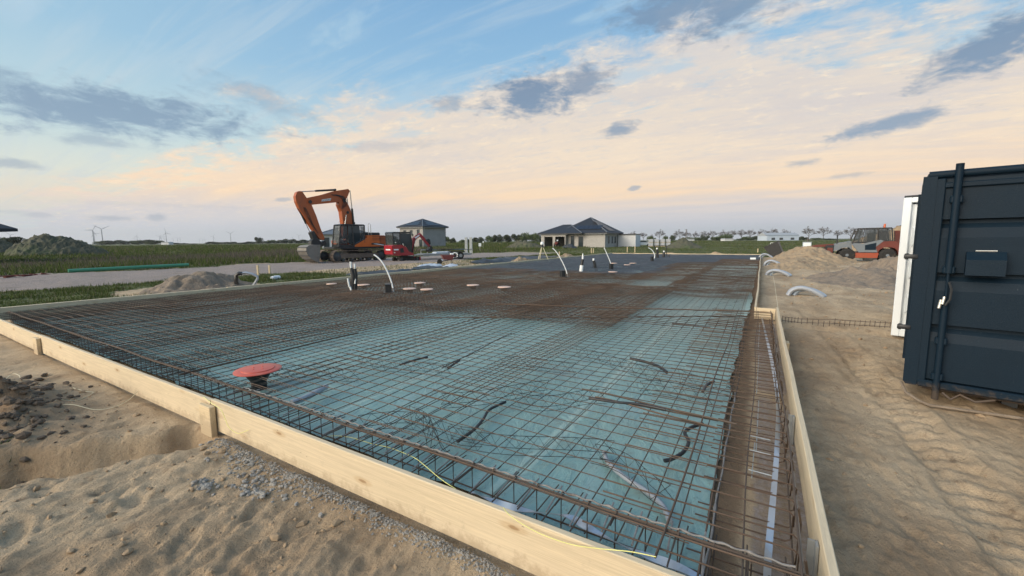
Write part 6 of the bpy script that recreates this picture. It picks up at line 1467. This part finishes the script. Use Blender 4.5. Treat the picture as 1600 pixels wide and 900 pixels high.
# ------------------------------------------------------------------ trees, bushes, turbines
def bare_tree_mesh(seed, h=13.):
    rnd = random.Random(seed); tr = MB(); cr = MB()
    th = h*.30; tr.tube([(0, 0, -.3), (rnd.uniform(-.1, .1), 0, th*.5), (rnd.uniform(-.2, .2), rnd.uniform(-.2, .2), th)], [h*.022, h*.017, h*.015], 7)
    def grow(p, d, L, r, lv):
        q = p+d*L*.5+Vector((rnd.gauss(0, .04), rnd.gauss(0, .04), 0))*L; e = q+(d+Vector((rnd.gauss(0, .15), rnd.gauss(0, .15), rnd.gauss(.05, .1)))).normalized()*L*.5
        cr.tube([p, q, e], [r, r*.8, r*.6], 3, False, False)
        if lv == 0: return
        k = 3 if lv > 2 else 4
        for i in range(k):
            ax = Vector((rnd.gauss(0, 1), rnd.gauss(0, 1), rnd.gauss(0, .6))).normalized(); nd = (d*.75+ax*.75).normalized()
            if nd.z < -.15: nd.z *= -.5
            grow(q.lerp(e, rnd.uniform(.1, 1)), nd, L*rnd.uniform(.58, .78), max(r*.6, .045), lv-1)
    top = Vector((0, 0, th))
    for i in range(5):
        a = 2*PI*i/5+rnd.uniform(-.4, .4); d = Vector((math.cos(a)*.65, math.sin(a)*.65, rnd.uniform(.45, 1.3))).normalized(); grow(top-Vector((0, 0, rnd.uniform(0, th*.2))), d, h*.26, h*.011, 4)
    grow(top, Vector((0, 0, 1)), h*.30, h*.012, 4)
    return tr, cr
TREES = []
def new_tree(seed, h):
    t = thing('avenue_tree', None, 'tree', (0, 0, 0), 0, 'bare trees of the distant avenue'); a, c = bare_tree_mesh(seed, h); a.build('trunk', MT['bark'], t); c.build('crown', MT['bark'], t, recalc=False); return t
av = [(988, 12.0), (996, 9), (1005, 11), (1018, 8), (1030, 14), (1040, 7), (1053, 8), (1062, 14), (1074, 12), (1086, 11.5), (1100, 12), (1113, 13), (1128, 13), (1143, 13.5), (1158, 13.5), (1172, 14), (1191, 14), (1207, 15), (1227, 13.5), (1263, 16.5), (1286, 16), (1308, 12), (1328, 15.5), (1341, 13), (1376, 16), (1362, 12)]
for i, (px_, h) in enumerate(av):
    if i < 4: t = new_tree(400+i, 13.); TREES.append(t)
    else: t = copy_tree(TREES[random.randrange(4)])
    dist = 560 - i*3.5 if px_ > 1050 else 640
    q = at(px_, 378, dist); t.location = (q.x, q.y, 0); s_ = h*(dist/560)/13.*1.22; t.scale = (s_*random.uniform(.95, 1.1), s_*random.uniform(.95, 1.1), s_); t.rotation_euler.z = random.uniform(0, 6)
    t['label'] = 'bare round-crowned avenue tree, %s from the left in the row' % ORD[i]
def bush_mesh(seed, dense=1500, m='leaf'):
    rnd = np.random.default_rng(seed); lobes = rnd.uniform(-.6, .6, (7, 3)); lobes[:, 2] = rnd.uniform(.3, .95, 7)*1.0; rad = rnd.uniform(.28, .5, 7)
    P = []
    for c, r in zip(lobes, rad):
        v = rnd.normal(0, 1, (dense//7, 3)); v /= np.linalg.norm(v, axis=1)[:, None]; P.append(c+v*r*rnd.uniform(.55, 1.08, (len(v), 1)))
    P = np.concatenate(P); P = P[P[:, 2] > 0]; n = len(P); d1 = rnd.normal(0, 1, (n, 3)); d2 = rnd.normal(0, 1, (n, 3)); s_ = rnd.uniform(.03, .085, (n, 1))
    v = np.stack([P-d1*s_*.6, P+d2*s_*.6, P+d1*s_*.6], 1).reshape(-1, 3)
    me = bpy.data.meshes.new('foliage'); me.from_pydata(v.tolist(), [], [(3*i, 3*i+1, 3*i+2) for i in range(n)]); me.materials.append(MT[m]); me.update(); return me
BUSH = [bush_mesh(s_, 4200, 'leaf' if s_ % 2 else 'leafg') for s_ in range(4)]
for me_ in BUSH: pass
def bush(px_, base, top, wpx, dist, label, kind=None, group='dark bushes and trees on the horizon'):
    q = at(px_, base, dist); h = (at(px_, top, dist).z); w_ = wpx/650*dist
    t = thing('bush', label, 'bush', (q.x, q.y, 0), random.uniform(0, 6), group)
    o = bpy.data.objects.new('foliage', BUSH[random.randrange(4) if kind is None else kind]); COL.objects.link(o); o.parent = t; o.scale = (w_/1.7, w_/1.7, h/1.15)
    b = MB(); b.tube([(0, 0, -.3), (0, 0, h*.5)], [h*.03, h*.015], 5); b.build('stem', MT['bark'], t)
BL = [(8, 371, 34), (2, 373, 26), (120, 376, 20), (160, 377, 26), (180, 375.5, 24), (200, 377, 22), (215, 376, 20), (228, 375, 24), (242, 376, 18), (272, 379.5, 20), (285, 380, 14), (298, 380.5, 14), (332, 378, 16), (345, 378.5, 18), (357, 378, 18), (372, 379, 18), (390, 378.5, 18), (404, 371, 10), (398, 377.5, 16), (418, 376.5, 16), (428, 375.5, 16),
      (440, 375.5, 15), (452, 374, 14), (462, 376, 14), (475, 375, 16), (607, 368, 22), (615, 374, 22)]
for i, (px_, tp, wp) in enumerate(BL): bush(px_, 383, tp, wp*1.25, 620 if i > 1 else 200, 'dark bush of the left horizon hedge, %s from the left' % ORD[i])
BM = [(700, 371, 9), (708, 372.5, 8), (722, 375, 10), (731, 374, 8), (736, 374, 9), (748, 371.5, 14), (766, 370, 14), (778, 368, 14), (790, 367.5, 15), (806, 366.5, 15), (820, 366, 16), (834, 366, 16), (846, 368, 14)]
for i, (px_, tp, wp) in enumerate(BM): bush(px_, 380, tp, wp*1.3, 330, 'leafy dark tree clump between the brick house and the bungalow, %s from the left' % ORD[i], group='tree clumps between the houses')
BR = [(1018, 370, 9), (1040, 370, 7), (1052, 368, 9), (1066, 373, 10), (1080, 371.5, 14), (1092, 371.5, 12), (1101, 368.5, 10), (1118, 371, 12), (1126, 369.5, 10), (1131, 367.5, 18), (1160, 372, 12), (1168, 370, 12), (1180, 369.5, 12), (1192, 369, 12), (1250, 369.5, 10), (1255, 371, 10), (1275, 372, 14), (1290, 372.5, 14), (1303, 373, 14)]
for i, (px_, tp, wp) in enumerate(BR): bush(px_, 376, tp, wp*1.3, 480, 'low dark bush under the avenue trees, %s from the left' % ORD[i], group='bushes under the avenue')
# turbines
def turbine():
    t = thing('wind_turbine', None, 'wind turbine', (0, 0, 0), 0, 'wind turbines on the horizon')
    b = MB(); b.tube([(0, 0, 0), (0, 0, 98)], [3.2, 1.9], 10); b.build('tower', MT['turb'], t)
    b = MB(); b.box((0, 2, 100), (4, 11, 4.2), bev=.8); b.lathe([(.5, -5.6), (1.9, -4.6), (2.1, -3.4)], (0, 0, 100), 'Y', 10); b.build('nacelle', MT['turb'], t)
    for k in range(3):
        a = 2*PI*k/3+.2; e = Vector((math.sin(a), 0, math.cos(a))); s_ = Vector((math.cos(a), 0, -math.sin(a))); c = Vector((0, -4.6, 100)); b = MB()
        pts = [(1, .9), (8, 2.6), (20, 2.1), (35, 1.4), (46, .4)]; vs = []; fs = []
        for L, w_ in pts: q = c+e*L; vs += [q-s_*w_*.4+Vector((0, .35, 0)), q+s_*w_+Vector((0, .1, 0)), q+Vector((0, -.4, 0))]
        for i in range(4): fs += [(3*i+j, 3*i+(j+1) % 3, 3*i+3+(j+1) % 3, 3*i+3+j) for j in range(3)]
        fs += [(0, 1, 2), (12, 14, 13)]; b.add(vs, fs); b.build('blade', MT['turb'], t)
    return t
TB = [(18, 366.5, 1, 60), (147, 359.5, 0, 20), (148.5, 364, 0, 80), (161, 357.5, 0, 50), (211.5, 372, 0, 10), (215, 369, 0, 0), (250, 369, 0, 40), (252.5, 369.5, 0, 70), (257, 371, 0, 15), (260.5, 363.5, 0, 95), (271, 373, 0, 30), (278, 372, 0, 55), (282, 373, 0, 5), (312, 373.5, 0, 35), (317, 373.5, 0, 65), (320.5, 373.5, 0, 90), (334, 369, 0, 20), (361, 364.5, 0, 45), (405, 369.5, 0, 75), (457.5, 370.5, 0, 20), (467.5, 368, 0, 50), (473, 372, 0, 10)]
t0 = None
for i, (px_, hub, fl, rot) in enumerate(TB):
    t = turbine() if t0 is None else copy_tree(t0); t0 = t0 or t
    hor = 381.8-.0075*px_*.9; dist = 98.4*650/max(3, hor-hub); q = at(px_, hor, dist); t.location = (q.x, q.y, 0)
    dv = ray(px_, 380); t.rotation_euler.z = math.atan2(dv.y, dv.x)-PI/2+R(rot-45)*.6
    t['label'] = 'pale distant wind turbine, %s from the left on the horizon' % ORD[i]
    ch = [c for c in t.children if c.name.startswith('blade')]
    for c in ch:                                    # turn the rotor about its hub
        a = R(rot); c.matrix_local = Matrix.Translation((0, 0, 100)) @ Matrix.Rotation(a, 4, 'Y') @ Matrix.Translation((0, 0, -100))

# ------------------------------------------------------------------ evening haze
hb = MB(); hb.box((0, 0, 104), (19000, 19000, 210)); hm = bpy.data.materials.new('haze'); hm.use_nodes = True; ht = NT(hm.node_tree)
pv_ = ht.n('ShaderNodeVolumePrincipled', {'Color': (.82, .86, .92, 1), 'Density': .00009, 'Anisotropy': .2})
ht.t.links.new(pv_.outputs[0], ht.n('ShaderNodeOutputMaterial').inputs[1])
ho = hb.build('haze', hm); ho['kind'] = 'stuff'; ho['label'] = 'thin evening haze over the flat land'; ho['category'] = 'haze'
